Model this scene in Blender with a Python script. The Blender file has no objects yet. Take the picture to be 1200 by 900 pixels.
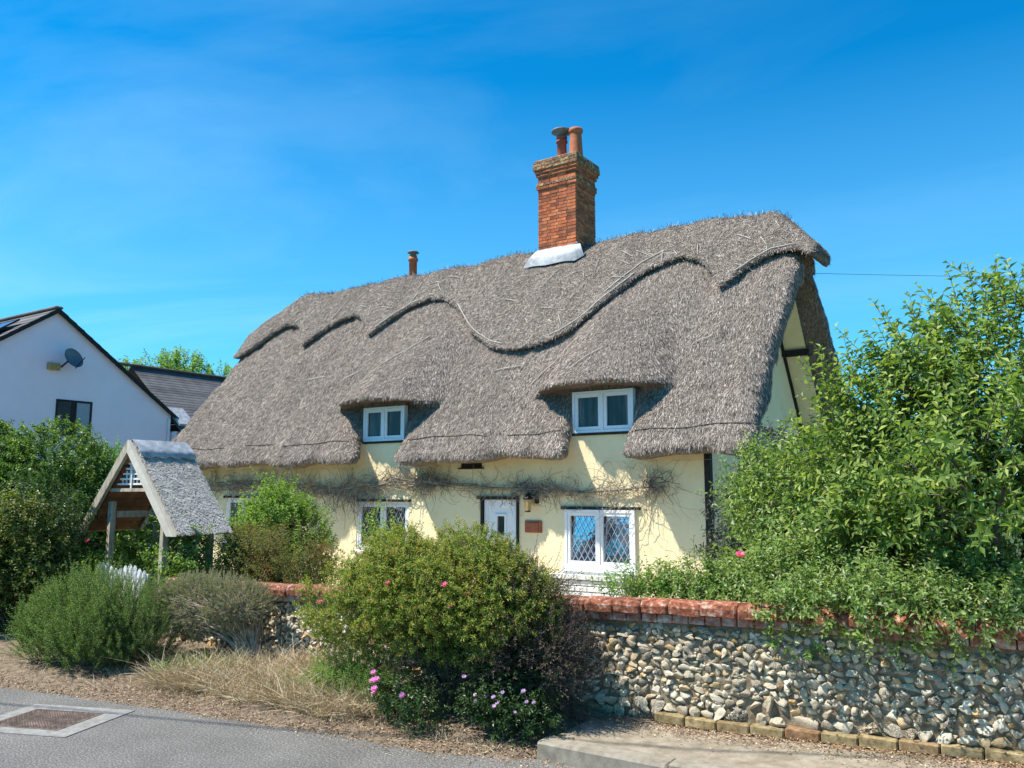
import bpy, math, time
import numpy as np
from mathutils import Vector, Euler, Matrix
from mathutils.bvhtree import BVHTree
T0 = time.time()
S = bpy.context.scene
COL = S.collection
PI = math.pi

# ------------------------------------------------------------------ camera
# X runs along the cottage front (right), Y into the plot, Z up; the front right corner of the cottage is the origin
cam = bpy.data.cameras.new('camera')
cam.sensor_width = 36.0
cam.lens = 36.0 * 975.0 / 1200.0
cam.clip_start = 0.05
cam.clip_end = 4000
camo = bpy.data.objects.new('camera', cam)
COL.objects.link(camo)
CAM = np.array([4.6515, -12.5174, 1.6])
camo.location = CAM
camo.rotation_euler = (math.radians(90) + math.atan(128 / 975.0), 0, math.atan2(0.55341, 0.83291))
S.camera = camo

# ------------------------------------------------------------------ world and sun
SUN = Vector((-0.64, -0.60, 1.44)).normalized()
elev = math.asin(SUN.z)
w = bpy.data.worlds.new('World')
S.world = w
w.use_nodes = True
nt = w.node_tree
nt.nodes.clear()
def N(tree, t, **kw):
    n = tree.nodes.new(t)
    for k, v in kw.items():
        if k.startswith('i_'):
            n.inputs[k[2:].replace('_', ' ')].default_value = v
        else:
            setattr(n, k, v)
    return n
sky = N(nt, 'ShaderNodeTexSky')
sky.sky_type = 'NISHITA'
sky.sun_disc = False
sky.sun_elevation = elev
sky.sun_rotation = math.atan2(SUN.x, SUN.y)
sky.altitude = 0
sky.air_density = 1.0
sky.dust_density = 0.3
sky.ozone_density = 4.0
gam = N(nt, 'ShaderNodeGamma'); gam.inputs[1].default_value = 1.06
mul = N(nt, 'ShaderNodeMix', data_type='RGBA', blend_type='MULTIPLY')
mul.inputs[0].default_value = 1.0
mul.inputs[7].default_value = (0.02, 0.93, 1.27, 1)
tc = N(nt, 'ShaderNodeTexCoord')
sep = N(nt, 'ShaderNodeSeparateXYZ')
mx = N(nt, 'ShaderNodeMath', operation='MAXIMUM'); mx.inputs[1].default_value = 0.06
dv1 = N(nt, 'ShaderNodeMath', operation='DIVIDE'); dv2 = N(nt, 'ShaderNodeMath', operation='DIVIDE')
cmb = N(nt, 'ShaderNodeCombineXYZ')
mp = N(nt, 'ShaderNodeMapping'); mp.inputs['Rotation'].default_value = (0, 0, math.radians(-35)); mp.inputs['Scale'].default_value = (0.42, 1.0, 1)
n1 = N(nt, 'ShaderNodeTexNoise'); n1.inputs['Scale'].default_value = 0.8; n1.inputs['Detail'].default_value = 7; n1.inputs['Roughness'].default_value = 0.55; n1.inputs['Distortion'].default_value = 0.6
r1 = N(nt, 'ShaderNodeMapRange'); r1.inputs[1].default_value = 0.46; r1.inputs[2].default_value = 0.80; r1.inputs[3].default_value = 0.0; r1.inputs[4].default_value = 0.20
hz = N(nt, 'ShaderNodeMapRange'); hz.inputs[1].default_value = 0.0; hz.inputs[2].default_value = 0.46; hz.inputs[3].default_value = 0.50; hz.inputs[4].default_value = 0.0
hm = N(nt, 'ShaderNodeMix', data_type='RGBA'); hm.inputs[7].default_value = (2.9, 6.3, 8.3, 1)
cl = N(nt, 'ShaderNodeMix', data_type='RGBA')
cl.inputs[7].default_value = (4.4, 7.0, 8.6, 1)
bg = N(nt, 'ShaderNodeBackground'); bg.inputs['Strength'].default_value = 0.09
wo = N(nt, 'ShaderNodeOutputWorld')
L = nt.links.new
L(sky.outputs[0], gam.inputs[0]); L(gam.outputs[0], mul.inputs[6])
L(tc.outputs['Generated'], sep.inputs[0]); L(sep.outputs[2], mx.inputs[0])
L(sep.outputs[0], dv1.inputs[0]); L(mx.outputs[0], dv1.inputs[1]); L(sep.outputs[1], dv2.inputs[0]); L(mx.outputs[0], dv2.inputs[1])
L(dv1.outputs[0], cmb.inputs[0]); L(dv2.outputs[0], cmb.inputs[1]); L(cmb.outputs[0], mp.inputs[0]); L(mp.outputs[0], n1.inputs[0])
L(n1.outputs[0], r1.inputs[0]); L(sep.outputs[2], hz.inputs[0]); L(hz.outputs[0], hm.inputs[0]); L(mul.outputs[2], hm.inputs[6])
wl = N(nt, 'ShaderNodeMapRange'); wl.inputs[1].default_value = -0.95; wl.inputs[2].default_value = -0.2; wl.inputs[3].default_value = 2.1; wl.inputs[4].default_value = 0.6
wm = N(nt, 'ShaderNodeMath', operation='MULTIPLY'); wm.use_clamp = True
L(sep.outputs[0], wl.inputs[0]); L(r1.outputs[0], wm.inputs[0]); L(wl.outputs[0], wm.inputs[1]); L(wm.outputs[0], cl.inputs[0]); L(hm.outputs[2], cl.inputs[6]); L(cl.outputs[2], bg.inputs[0]); L(bg.outputs[0], wo.inputs[0])

sl = bpy.data.lights.new('sun', 'SUN')
sl.energy = 5.0
sl.angle = math.radians(0.53)
sl.color = (1.0, 0.94, 0.84)
slo = bpy.data.objects.new('sun', sl)
COL.objects.link(slo)
slo.rotation_euler = SUN.to_track_quat('Z', 'Y').to_euler()
S.view_settings.view_transform = 'Standard'
S.view_settings.look = 'None'
S.view_settings.exposure = 0.75
S.view_settings.gamma = 1.0
S.render.engine = 'CYCLES'
S.cycles.max_bounces = 6
S.cycles.transparent_max_bounces = 6

# ------------------------------------------------------------------ helpers
rng = np.random.default_rng(7)
def tag(o, label=None, cat=None, group=None, kind=None):
    if label: o['label'] = label
    if cat: o['category'] = cat
    if group: o['group'] = group
    if kind: o['kind'] = kind
    return o
WLOC = {}
def empty(name, loc, label=None, cat=None, group=None, kind=None):
    o = bpy.data.objects.new(name, None)
    COL.objects.link(o)
    o.empty_display_size = 0.1
    o.location = loc
    WLOC[o.name] = np.array(loc, float)
    return tag(o, label, cat, group, kind)
def mesh(name, V, F, mat, smooth=False):
    """F: (n,3) or (n,4) array, or list of such arrays"""
    me = bpy.data.meshes.new(name)
    V = np.asarray(V, np.float32).reshape(-1, 3)
    Fs = F if isinstance(F, list) else [F]
    Fs = [np.asarray(f, np.int32) for f in Fs if len(f)]
    me.vertices.add(len(V)); me.vertices.foreach_set('co', V.ravel())
    tot = sum(f.size for f in Fs); nf = sum(len(f) for f in Fs)
    me.loops.add(tot); me.polygons.add(nf)
    me.loops.foreach_set('vertex_index', np.concatenate([f.ravel() for f in Fs]))
    ls = []; st = 0
    for f in Fs:
        k = f.shape[1]
        ls.append(st + np.arange(len(f)) * k); st += f.size
    me.polygons.foreach_set('loop_start', np.concatenate(ls).astype(np.int32))
    me.update(calc_edges=True); me.validate()
    me.polygons.foreach_set('use_smooth', np.full(len(me.polygons), bool(smooth)))
    if mat: me.materials.append(mat)
    return me
def obj(name, V, F, mat, parent=None, smooth=False, origin=None):
    """V in world coordinates; parents carry no rotation"""
    V = np.asarray(V, float).reshape(-1, 3)
    o0 = np.array(origin, float) if origin is not None else (WLOC[parent.name] if parent is not None else np.zeros(3))
    me = mesh(name, V - o0, F, mat, smooth)
    o = bpy.data.objects.new(name, me)
    COL.objects.link(o)
    WLOC[o.name] = o0
    if parent is not None:
        o.parent = parent
        o.location = o0 - WLOC[parent.name]
    else:
        o.location = o0
    return o
def inst(name, me, loc, rot, scale, parent):
    o = bpy.data.objects.new(name, me)
    COL.objects.link(o)
    WLOC[o.name] = np.array(loc, float)
    o.location = np.array(loc, float) - (WLOC[parent.name] if parent is not None else 0)
    o.rotation_euler = rot; o.scale = scale
    if parent is not None: o.parent = parent
    return o
class MB:
    """collects simple solids into one mesh"""
    def __init__(s): s.V = []; s.q = []; s.t = []; s.n = 0
    def add(s, V, q=None, t=None):
        V = np.asarray(V, float).reshape(-1, 3)
        if q is not None and len(q): s.q.append(np.asarray(q) + s.n)
        if t is not None and len(t): s.t.append(np.asarray(t) + s.n)
        s.V.append(V); s.n += len(V); return s
    def box(s, x0, x1, y0, y1, z0, z1, b=0.0, R=None, c=None):
        xs = (x0, x1); ys = (y0, y1); zs = (z0, z1)
        if b <= 0:
            V = [(x, y, z) for z in zs for y in ys for x in xs]
            q = [(0, 2, 3, 1), (4, 5, 7, 6), (0, 1, 5, 4), (2, 6, 7, 3), (0, 4, 6, 2), (1, 3, 7, 5)]
            t = []
        else:
            V = []; idx = {}
            for i in (0, 1):
                for j in (0, 1):
                    for k in (0, 1):
                        sx = b if i == 0 else -b; sy = b if j == 0 else -b; sz = b if k == 0 else -b
                        X, Y, Z = xs[i], ys[j], zs[k]
                        idx[(i, j, k, 0)] = len(V); V.append((X, Y + sy, Z + sz))
                        idx[(i, j, k, 1)] = len(V); V.append((X + sx, Y, Z + sz))
                        idx[(i, j, k, 2)] = len(V); V.append((X + sx, Y + sy, Z))
            I = idx; q = []; t = []
            q += [(I[0,0,0,0], I[0,0,1,0], I[0,1,1,0], I[0,1,0,0]), (I[1,0,0,0], I[1,1,0,0], I[1,1,1,0], I[1,0,1,0]),
                  (I[0,0,0,1], I[1,0,0,1], I[1,0,1,1], I[0,0,1,1]), (I[0,1,0,1], I[0,1,1,1], I[1,1,1,1], I[1,1,0,1]),
                  (I[0,0,0,2], I[0,1,0,2], I[1,1,0,2], I[1,0,0,2]), (I[0,0,1,2], I[1,0,1,2], I[1,1,1,2], I[0,1,1,2])]
            for i in (0, 1):
                for j in (0, 1): q.append((I[i,j,0,0], I[i,j,1,0], I[i,j,1,1], I[i,j,0,1]))
            for i in (0, 1):
                for k in (0, 1): q.append((I[i,0,k,0], I[i,1,k,0], I[i,1,k,2], I[i,0,k,2]))
            for j in (0, 1):
                for k in (0, 1): q.append((I[0,j,k,1], I[1,j,k,1], I[1,j,k,2], I[0,j,k,2]))
            for i in (0, 1):
                for j in (0, 1):
                    for k in (0, 1): t.append((I[i,j,k,0], I[i,j,k,1], I[i,j,k,2]))
        V = np.array(V, float)
        if R is not None:
            c = np.array(c if c is not None else V.mean(0)); V = (V - c) @ np.array(R).T + c
        return s.add(V, q, t)
    def bar(s, a, b, wd, th, up=(0, 0, 1)):
        """rectangular bar between two points"""
        a = np.array(a, float); b = np.array(b, float); d = b - a; Ln = np.linalg.norm(d); d /= Ln
        u = np.array(up, float); u -= d * (u @ d); u /= np.linalg.norm(u); r = np.cross(d, u)
        V = [p + r * sx * wd / 2 + u * sz * th / 2 for p in (a, b) for sz in (-1, 1) for sx in (-1, 1)]
        return s.add(V, [(0, 1, 3, 2), (4, 6, 7, 5), (0, 4, 5, 1), (2, 3, 7, 6), (0, 2, 6, 4), (1, 5, 7, 3)])
    def prism(s, poly, d):
        """poly: list of 3d points (planar), extruded by vector d"""
        P = np.array(poly, float); n = len(P); d = np.array(d, float)
        V = np.vstack([P, P + d]); c0 = P.mean(0); c1 = c0 + d
        V = np.vstack([V, c0, c1])
        q = [(i, (i + 1) % n, (i + 1) % n + n, i + n) for i in range(n)]
        t = [(2 * n, (i + 1) % n, i) for i in range(n)] + [(2 * n + 1, i + n, (i + 1) % n + n) for i in range(n)]
        return s.add(V, q, t)
    def lathe(s, prof, c, n=20):
        c = np.array(c, float); k = len(prof)
        V = [(c[0] + r * math.cos(2*PI*j/n), c[1] + r * math.sin(2*PI*j/n), c[2] + z) for r, z in prof for j in range(n)]
        q = [(i*n + j, i*n + (j+1) % n, (i+1)*n + (j+1) % n, (i+1)*n + j) for i in range(k-1) for j in range(n)]
        return s.add(V, q)
    def tubes(s, P, R, sides=5):
        V, q = tube_arrays(P, R, sides); return s.add(V, q)
    def build(s, name, mat, parent=None, smooth=False, origin=None):
        V = np.vstack(s.V); F = []
        if s.q: F.append(np.vstack(s.q))
        if s.t: F.append(np.vstack(s.t))
        return obj(name, V, F, mat, parent, smooth, origin)
def tube_arrays(P, R, sides=5):
    """P (n,k,3) polylines, R (n,k)"""
    P = np.asarray(P, float)
    if P.ndim == 2: P = P[None]
    n, k, _ = P.shape
    R = np.broadcast_to(np.asarray(R, float), (n, k))
    T = np.gradient(P, axis=1); T /= np.linalg.norm(T, axis=2, keepdims=True) + 1e-9
    m = T.mean(1); ref = np.where(np.abs(m[:, 2:3]) < 0.8, np.array([[0, 0, 1.]]), np.array([[1., 0, 0]]))
    A = np.cross(T, ref[:, None, :]); A /= np.linalg.norm(A, axis=2, keepdims=True) + 1e-9
    B = np.cross(T, A)
    an = np.arange(sides) * 2 * PI / sides
    V = P[:, :, None, :] + R[:, :, None, None] * (A[:, :, None, :] * np.cos(an)[None, None, :, None] + B[:, :, None, :] * np.sin(an)[None, None, :, None])
    idx = np.arange(n * k * sides).reshape(n, k, sides)
    a = idx[:, :-1, :]; b = np.roll(a, -1, axis=2); c = idx[:, 1:, :]; d = np.roll(c, -1, axis=2)
    q = np.stack([a, b, d, c], -1).reshape(-1, 4)
    return V.reshape(-1, 3), q
def vnoise(P, scale, seed=0):
    """value noise in 0..1 at points P (n,3), lattice spacing = scale"""
    P = np.asarray(P, np.float64) / scale
    I = np.floor(P).astype(np.int64); f = P - I; f = f * f * (3 - 2 * f)
    def h(i, j, k):
        x = (i * 374761393 + j * 668265263 + k * 2147483647 + seed * 974634777) & 0xffffffff
        x = ((x ^ (x >> 13)) * 1274126177) & 0xffffffff
        x = ((x ^ (x >> 16)) * 2246822519) & 0xffffffff
        return ((x ^ (x >> 15)) & 0xffffff) / float(0xffffff)
    r = 0
    for di in (0, 1):
        wx = f[:, 0] if di else 1 - f[:, 0]
        for dj in (0, 1):
            wy = f[:, 1] if dj else 1 - f[:, 1]
            for dk in (0, 1):
                wz = f[:, 2] if dk else 1 - f[:, 2]
                r = r + wx * wy * wz * h(I[:, 0] + di, I[:, 1] + dj, I[:, 2] + dk)
    return r
def unit(v): return v / (np.linalg.norm(v, axis=-1, keepdims=True) + 1e-9)

# ------------------------------------------------------------------ materials
def mat(name):
    m = bpy.data.materials.new(name); m.use_nodes = True
    t = m.node_tree; b = t.nodes['Principled BSDF']
    return m, t, b
def flat(name, col, rough=0.6, metal=0.0, spec=0.5):
    m, t, b = mat(name)
    b.inputs['Base Color'].default_value = (*col, 1); b.inputs['Roughness'].default_value = rough
    b.inputs['Metallic'].default_value = metal; b.inputs['Specular IOR Level'].default_value = spec
    return m
def ramp(t, stops):
    r = t.nodes.new('ShaderNodeValToRGB'); e = r.color_ramp.elements
    while len(e) < len(stops): e.new(0.5)
    for el, (p, c) in zip(e, stops): el.position = p; el.color = (*c, 1)
    return r
def coords(t, kind='Object', scale=(1, 1, 1), rot=(0, 0, 0)):
    if kind == 'World':
        g = t.nodes.new('ShaderNodeNewGeometry'); out = g.outputs['Position']
    else:
        c = t.nodes.new('ShaderNodeTexCoord'); out = c.outputs[kind]
    m = t.nodes.new('ShaderNodeMapping'); m.inputs['Scale'].default_value = scale; m.inputs['Rotation'].default_value = rot
    t.links.new(out, m.inputs[0]); return m.outputs[0]
def noise(t, vec, scale, detail=4, rough=0.6, dist=0):
    n = t.nodes.new('ShaderNodeTexNoise'); n.inputs['Scale'].default_value = scale; n.inputs['Detail'].default_value = detail
    n.inputs['Roughness'].default_value = rough; n.inputs['Distortion'].default_value = dist
    t.links.new(vec, n.inputs['Vector']); return n.outputs['Fac']
def bump(t, b, h, strength=0.5, dist=0.01):
    n = t.nodes.new('ShaderNodeBump'); n.inputs['Strength'].default_value = strength; n.inputs['Distance'].default_value = dist
    t.links.new(h, n.inputs['Height']); t.links.new(n.outputs[0], b.inputs['Normal']); return n
def mixc(t, a, bcol, fac, mode='MIX'):
    m = t.nodes.new('ShaderNodeMix'); m.data_type = 'RGBA'; m.blend_type = mode
    for s, v in ((6, a), (7, bcol)):
        if hasattr(v, 'links'): t.links.new(v, m.inputs[s])
        else: m.inputs[s].default_value = (*v, 1)
    if hasattr(fac, 'links'): t.links.new(fac, m.inputs[0])
    else: m.inputs[0].default_value = fac
    return m.outputs[2]
def rng01(t, v, a, b, lo=0, hi=1):
    m = t.nodes.new('ShaderNodeMapRange'); t.links.new(v, m.inputs[0])
    m.inputs[1].default_value = a; m.inputs[2].default_value = b; m.inputs[3].default_value = lo; m.inputs[4].default_value = hi
    return m.outputs[0]
def rnd(t):
    """a random value per separate piece: object random plus mesh island random"""
    o = t.nodes.new('ShaderNodeObjectInfo'); g = t.nodes.new('ShaderNodeNewGeometry')
    a = t.nodes.new('ShaderNodeMath'); a.operation = 'ADD'; f = t.nodes.new('ShaderNodeMath'); f.operation = 'FRACT'
    t.links.new(o.outputs['Random'], a.inputs[0]); t.links.new(g.outputs['Random Per Island'], a.inputs[1]); t.links.new(a.outputs[0], f.inputs[0])
    return f.outputs[0]
def textured(name, stops, scale=5, rough=0.8, bscale=40, bstr=0.4, bdist=0.01, kind='World', detail=6, stretch=(1, 1, 1), rnds=None, spec=0.3):
    m, t, b = mat(name)
    v = coords(t, kind, stretch)
    n = noise(t, v, scale, detail, 0.65)
    r = ramp(t, stops); t.links.new(n, r.inputs[0]); c = r.outputs[0]
    if rnds:
        rr = ramp(t, rnds); t.links.new(rnd(t), rr.inputs[0]); c = mixc(t, c, rr.outputs[0], 1.0, 'MULTIPLY')
    t.links.new(c, b.inputs['Base Color'])
    b.inputs['Roughness'].default_value = rough; b.inputs['Specular IOR Level'].default_value = spec
    bump(t, b, noise(t, v, bscale, 5, 0.7), bstr, bdist)
    return m
def leafmat(name, stops, transl=0.35, rough=0.45, patch=None):
    m, t, b = mat(name)
    g = t.nodes.new('ShaderNodeNewGeometry')
    r = ramp(t, stops); t.links.new(g.outputs['Random Per Island'], r.inputs[0]); c = r.outputs[0]
    if patch:   # whole sprays of another colour
        v = coords(t, 'World'); pn = rng01(t, noise(t, v, patch[1], 3, 0.6), patch[2], patch[2] + 0.12)
        c = mixc(t, c, patch[0], pn)
    t.links.new(c, b.inputs['Base Color']); b.inputs['Roughness'].default_value = rough; b.inputs['Specular IOR Level'].default_value = 0.35
    tr = t.nodes.new('ShaderNodeBsdfTranslucent')
    tcol = mixc(t, c, (1.0, 1.0, 0.35), 0.25, 'MIX'); tm = mixc(t, c, (2.2, 2.2, 0.9), 1.0, 'MULTIPLY')
    t.links.new(tm, tr.inputs[0])
    mx_ = t.nodes.new('ShaderNodeMixShader'); mx_.inputs[0].default_value = transl
    t.links.new(b.outputs[0], mx_.inputs[1]); t.links.new(tr.outputs[0], mx_.inputs[2])
    t.links.new(mx_.outputs[0], t.nodes['Material Output'].inputs[0])
    return m

M = {}
# asphalt with pale aggregate
m, t, b = mat('asphalt'); v = coords(t, 'World')
n_ = noise(t, v, 75, 5, 0.85); r = ramp(t, [(0.37, (0.035, 0.033, 0.030)), (0.48, (0.125, 0.118, 0.108)), (0.56, (0.20, 0.19, 0.172)), (0.66, (0.58, 0.55, 0.50))]); t.links.new(n_, r.inputs[0])
big = rng01(t, noise(t, v, 1.1, 7, 0.7), 0.3, 0.7, 0.70, 1.18)
mm = t.nodes.new('ShaderNodeVectorMath'); mm.operation = 'SCALE'; t.links.new(r.outputs[0], mm.inputs[0]); t.links.new(big, mm.inputs['Scale'])
t.links.new(mm.outputs[0], b.inputs['Base Color']); b.inputs['Roughness'].default_value = 0.85; b.inputs['Specular IOR Level'].default_value = 0.3
bump(t, b, noise(t, v, 220, 3, 0.8), 0.8, 0.004); M['asphalt'] = m
M['pavement'] = textured('pavement', [(0.3, (0.17, 0.135, 0.095)), (0.5, (0.27, 0.225, 0.165)), (0.72, (0.38, 0.33, 0.26))], 9, 0.9, 190, 0.6, 0.004, detail=9)
M['kerb'] = textured('kerb_concrete', [(0.3, (0.17, 0.14, 0.105)), (0.55, (0.28, 0.245, 0.19)), (0.75, (0.36, 0.32, 0.26))], 14, 0.9, 120, 0.5, 0.004, detail=8)
M['soil'] = textured('verge_soil', [(0.3, (0.11, 0.075, 0.05)), (0.5, (0.23, 0.17, 0.115)), (0.72, (0.36, 0.29, 0.205))], 16, 0.95, 90, 1.0, 0.02, detail=8)
M['grassbase'] = textured('lawn_base', [(0.3, (0.03, 0.05, 0.015)), (0.6, (0.07, 0.10, 0.03)), (0.8, (0.12, 0.11, 0.05))], 6, 0.95, 60, 1.0, 0.03)
M['render'] = textured('cream_render', [(0.28, (0.66, 0.53, 0.32)), (0.42, (0.82, 0.69, 0.42)), (0.8, (0.89, 0.77, 0.50))], 2.2, 0.9, 26, 0.35, 0.02, detail=9)
M['white_render'] = textured('white_render', [(0.3, (0.88, 0.70, 0.78)), (0.7, (0.93, 0.76, 0.84))], 1.5, 0.9, 60, 0.2, 0.006)
M['white_paint'] = textured('white_paint', [(0.3, (0.74, 0.75, 0.76)), (0.6, (0.82, 0.82, 0.82))], 6, 0.5, 50, 0.08, 0.003, spec=0.4)
M['door_paint'] = textured('pale_blue_white_paint', [(0.3, (0.66, 0.72, 0.78)), (0.6, (0.72, 0.77, 0.82))], 6, 0.5, 50, 0.06, 0.003, spec=0.4)
M['brickpaint'] = textured('painted_ledge', [(0.32, (0.30, 0.29, 0.25)), (0.45, (0.66, 0.65, 0.60)), (0.7, (0.80, 0.79, 0.75))], 14, 0.85, 60, 0.6, 0.008, detail=9)
M['black_wood'] = textured('black_timber', [(0.3, (0.010, 0.010, 0.010)), (0.7, (0.028, 0.026, 0.024))], 8, 0.75, 60, 0.4, 0.004)
M['lead'] = textured('lead_sheet', [(0.3, (0.20, 0.215, 0.23)), (0.5, (0.31, 0.325, 0.34)), (0.72, (0.50, 0.52, 0.54))], 9, 0.5, 22, 0.35, 0.01, spec=0.5)
M['mortar'] = textured('lime_mortar', [(0.3, (0.12, 0.088, 0.055)), (0.5, (0.25, 0.19, 0.12)), (0.7, (0.40, 0.32, 0.22))], 16, 0.95, 70, 1.0, 0.012, detail=8)
M['chim_mortar'] = textured('chimney_mortar', [(0.3, (0.28, 0.22, 0.17)), (0.7, (0.50, 0.43, 0.35))], 14, 0.95, 70, 0.6, 0.006)
BR = [(0.0, (0.55, 0.52, 0.55)), (0.3, (0.85, 0.8, 0.8)), (0.65, (1.1, 1.0, 0.95)), (1.0, (1.35, 1.25, 1.1))]
M['brick'] = textured('orange_red_brick', [(0.3, (0.30, 0.075, 0.03)), (0.52, (0.46, 0.145, 0.06)), (0.72, (0.56, 0.24, 0.11))], 9, 0.9, 70, 0.6, 0.006, rnds=BR)
M['old_brick'] = textured('lichened_brick', [(0.34, (0.13, 0.06, 0.035)), (0.47, (0.30, 0.12, 0.06)), (0.56, (0.33, 0.29, 0.16)), (0.70, (0.46, 0.43, 0.30))], 17, 0.95, 70, 0.9, 0.01, rnds=BR)
M['coping'] = textured('weathered_clay_coping', [(0.34, (0.07, 0.035, 0.025)), (0.45, (0.22, 0.07, 0.036)), (0.55, (0.34, 0.125, 0.07)), (0.64, (0.46, 0.38, 0.30))], 22, 0.88, 60, 0.9, 0.012, rnds=[(0, (0.7, 0.7, 0.72)), (0.5, (1, 1, 1)), (1, (1.25, 1.15, 1.1))])
M['header'] = textured('pale_red_brick', [(0.34, (0.22, 0.08, 0.05)), (0.48, (0.42, 0.19, 0.13)), (0.62, (0.58, 0.47, 0.40))], 13, 0.92, 70, 0.7, 0.006, rnds=[(0, (0.8, 0.75, 0.75)), (0.5, (1, 1, 1)), (1, (1.15, 1.15, 1.15))])
M['plinth_brick'] = textured('buff_brick', [(0.34, (0.13, 0.10, 0.06)), (0.5, (0.27, 0.20, 0.115)), (0.66, (0.38, 0.31, 0.21))], 26, 0.92, 70, 0.6, 0.006, rnds=[(0, (1.0, 0.6, 0.5)), (0.35, (0.85, 0.85, 0.7)), (1, (1.15, 1.1, 0.9))])
M['pot'] = textured('terracotta_pot', [(0.3, (0.36, 0.10, 0.045)), (0.7, (0.52, 0.19, 0.09))], 10, 0.8, 60, 0.3, 0.004)
M['pot_dark'] = textured('dark_terracotta', [(0.3, (0.24, 0.07, 0.045)), (0.7, (0.38, 0.12, 0.075))], 10, 0.8, 60, 0.3, 0.004)
M['cowl'] = textured('grey_cowl', [(0.3, (0.10, 0.10, 0.10)), (0.7, (0.25, 0.24, 0.22))], 10, 0.6, 60, 0.3, 0.004)
M['oak'] = textured('weathered_oak', [(0.3, (0.20, 0.15, 0.10)), (0.5, (0.42, 0.35, 0.26)), (0.72, (0.55, 0.48, 0.38))], 7, 0.85, 60, 0.5, 0.005, stretch=(3, 3, 1), detail=8)
M['oakpale'] = textured('pale_barge_board', [(0.3, (0.50, 0.44, 0.35)), (0.7, (0.66, 0.60, 0.50))], 7, 0.8, 60, 0.3, 0.004)
M['inner_board'] = textured('brown_board', [(0.3, (0.14, 0.06, 0.03)), (0.7, (0.30, 0.14, 0.07))], 7, 0.8, 60, 0.3, 0.004)
M['bark'] = textured('bark', [(0.3, (0.05, 0.04, 0.03)), (0.7, (0.16, 0.13, 0.10))], 20, 0.95, 70, 0.8, 0.01)
M['twig_pale'] = textured('bleached_twig', [(0.3, (0.16, 0.12, 0.09)), (0.7, (0.52, 0.43, 0.33))], 12, 0.9, 70, 0.4, 0.004)
M['twig_grey'] = textured('grey_twig', [(0.3, (0.12, 0.10, 0.08)), (0.7, (0.30, 0.26, 0.21))], 12, 0.9, 70, 0.4, 0.004)
M['twig_dark'] = textured('dark_twig', [(0.3, (0.035, 0.028, 0.025)), (0.7, (0.12, 0.085, 0.075))], 12, 0.9, 70, 0.4, 0.004)
M['collar'] = textured('collar_concrete', [(0.3, (0.16, 0.15, 0.135)), (0.55, (0.25, 0.24, 0.22)), (0.75, (0.33, 0.32, 0.30))], 20, 0.9, 120, 0.5, 0.004, detail=8)
M['iron'] = textured('rusty_cast_iron', [(0.3, (0.09, 0.062, 0.048)), (0.55, (0.19, 0.135, 0.105)), (0.75, (0.30, 0.23, 0.19))], 20, 0.7, 120, 0.5, 0.003)
M['slate'] = textured('grey_roof_tile', [(0.3, (0.075, 0.07, 0.072)), (0.7, (0.15, 0.14, 0.14))], 1.6, 0.8, 50, 0.4, 0.01, rnds=[(0, (0.8, 0.8, 0.8)), (1, (1.2, 1.2, 1.2))])
M['cable'] = flat('black_cable', (0.02, 0.02, 0.02), 0.6)
M['plaque'] = textured('red_clay_plaque', [(0.3, (0.25, 0.07, 0.035)), (0.7, (0.40, 0.14, 0.07))], 14, 0.8, 60, 0.4, 0.004)
M['brass'] = textured('aged_brass', [(0.3, (0.30, 0.20, 0.08)), (0.7, (0.5, 0.36, 0.16))], 14, 0.6, 60, 0.2, 0.003)
M['black_metal'] = flat('black_metal', (0.015, 0.015, 0.016), 0.45, 0.3)
M['came'] = flat('lead_came', (0.38, 0.41, 0.44), 0.55, 0.0)
def glassmat(name, base, refl, rough=0.03):
    m, t, b = mat(name); b.inputs['Base Color'].default_value = (*base, 1); b.inputs['Roughness'].default_value = 0.35
    g = t.nodes.new('ShaderNodeBsdfGlossy'); g.inputs['Roughness'].default_value = rough; g.inputs['Color'].default_value = (0.9, 0.95, 1, 1)
    x = t.nodes.new('ShaderNodeMixShader'); x.inputs[0].default_value = refl
    v = coords(t, 'World'); bp = t.nodes.new('ShaderNodeBump'); bp.inputs['Strength'].default_value = 0.12; bp.inputs['Distance'].default_value = 0.02
    t.links.new(noise(t, v, 6, 2), bp.inputs['Height']); t.links.new(bp.outputs[0], g.inputs['Normal'])
    t.links.new(b.outputs[0], x.inputs[1]); t.links.new(g.outputs[0], x.inputs[2]); t.links.new(x.outputs[0], t.nodes['Material Output'].inputs[0]); return m
M['glass'] = glassmat('window_glass', (0.012, 0.016, 0.022), 0.10)
M['glass_blue'] = glassmat('leaded_glass', (0.02, 0.06, 0.14), 0.62)
M['glass_dim'] = glassmat('dim_glass', (0.008, 0.010, 0.013), 0.02)
m = M['glass_dim']; t = m.node_tree; b = t.nodes['Principled BSDF']; b.inputs['Specular IOR Level'].default_value = 0.25
r = ramp(t, [(0.42, (0.004, 0.005, 0.007)), (0.58, (0.03, 0.034, 0.04)), (0.68, (0.09, 0.095, 0.10))]); t.links.new(noise(t, coords(t, 'World', (9, 9, 1.2)), 1.0, 3), r.inputs[0]); t.links.new(r.outputs[0], b.inputs['Base Color'])
M['solar'] = glassmat('solar_cells', (0.01, 0.02, 0.06), 0.35)

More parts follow.
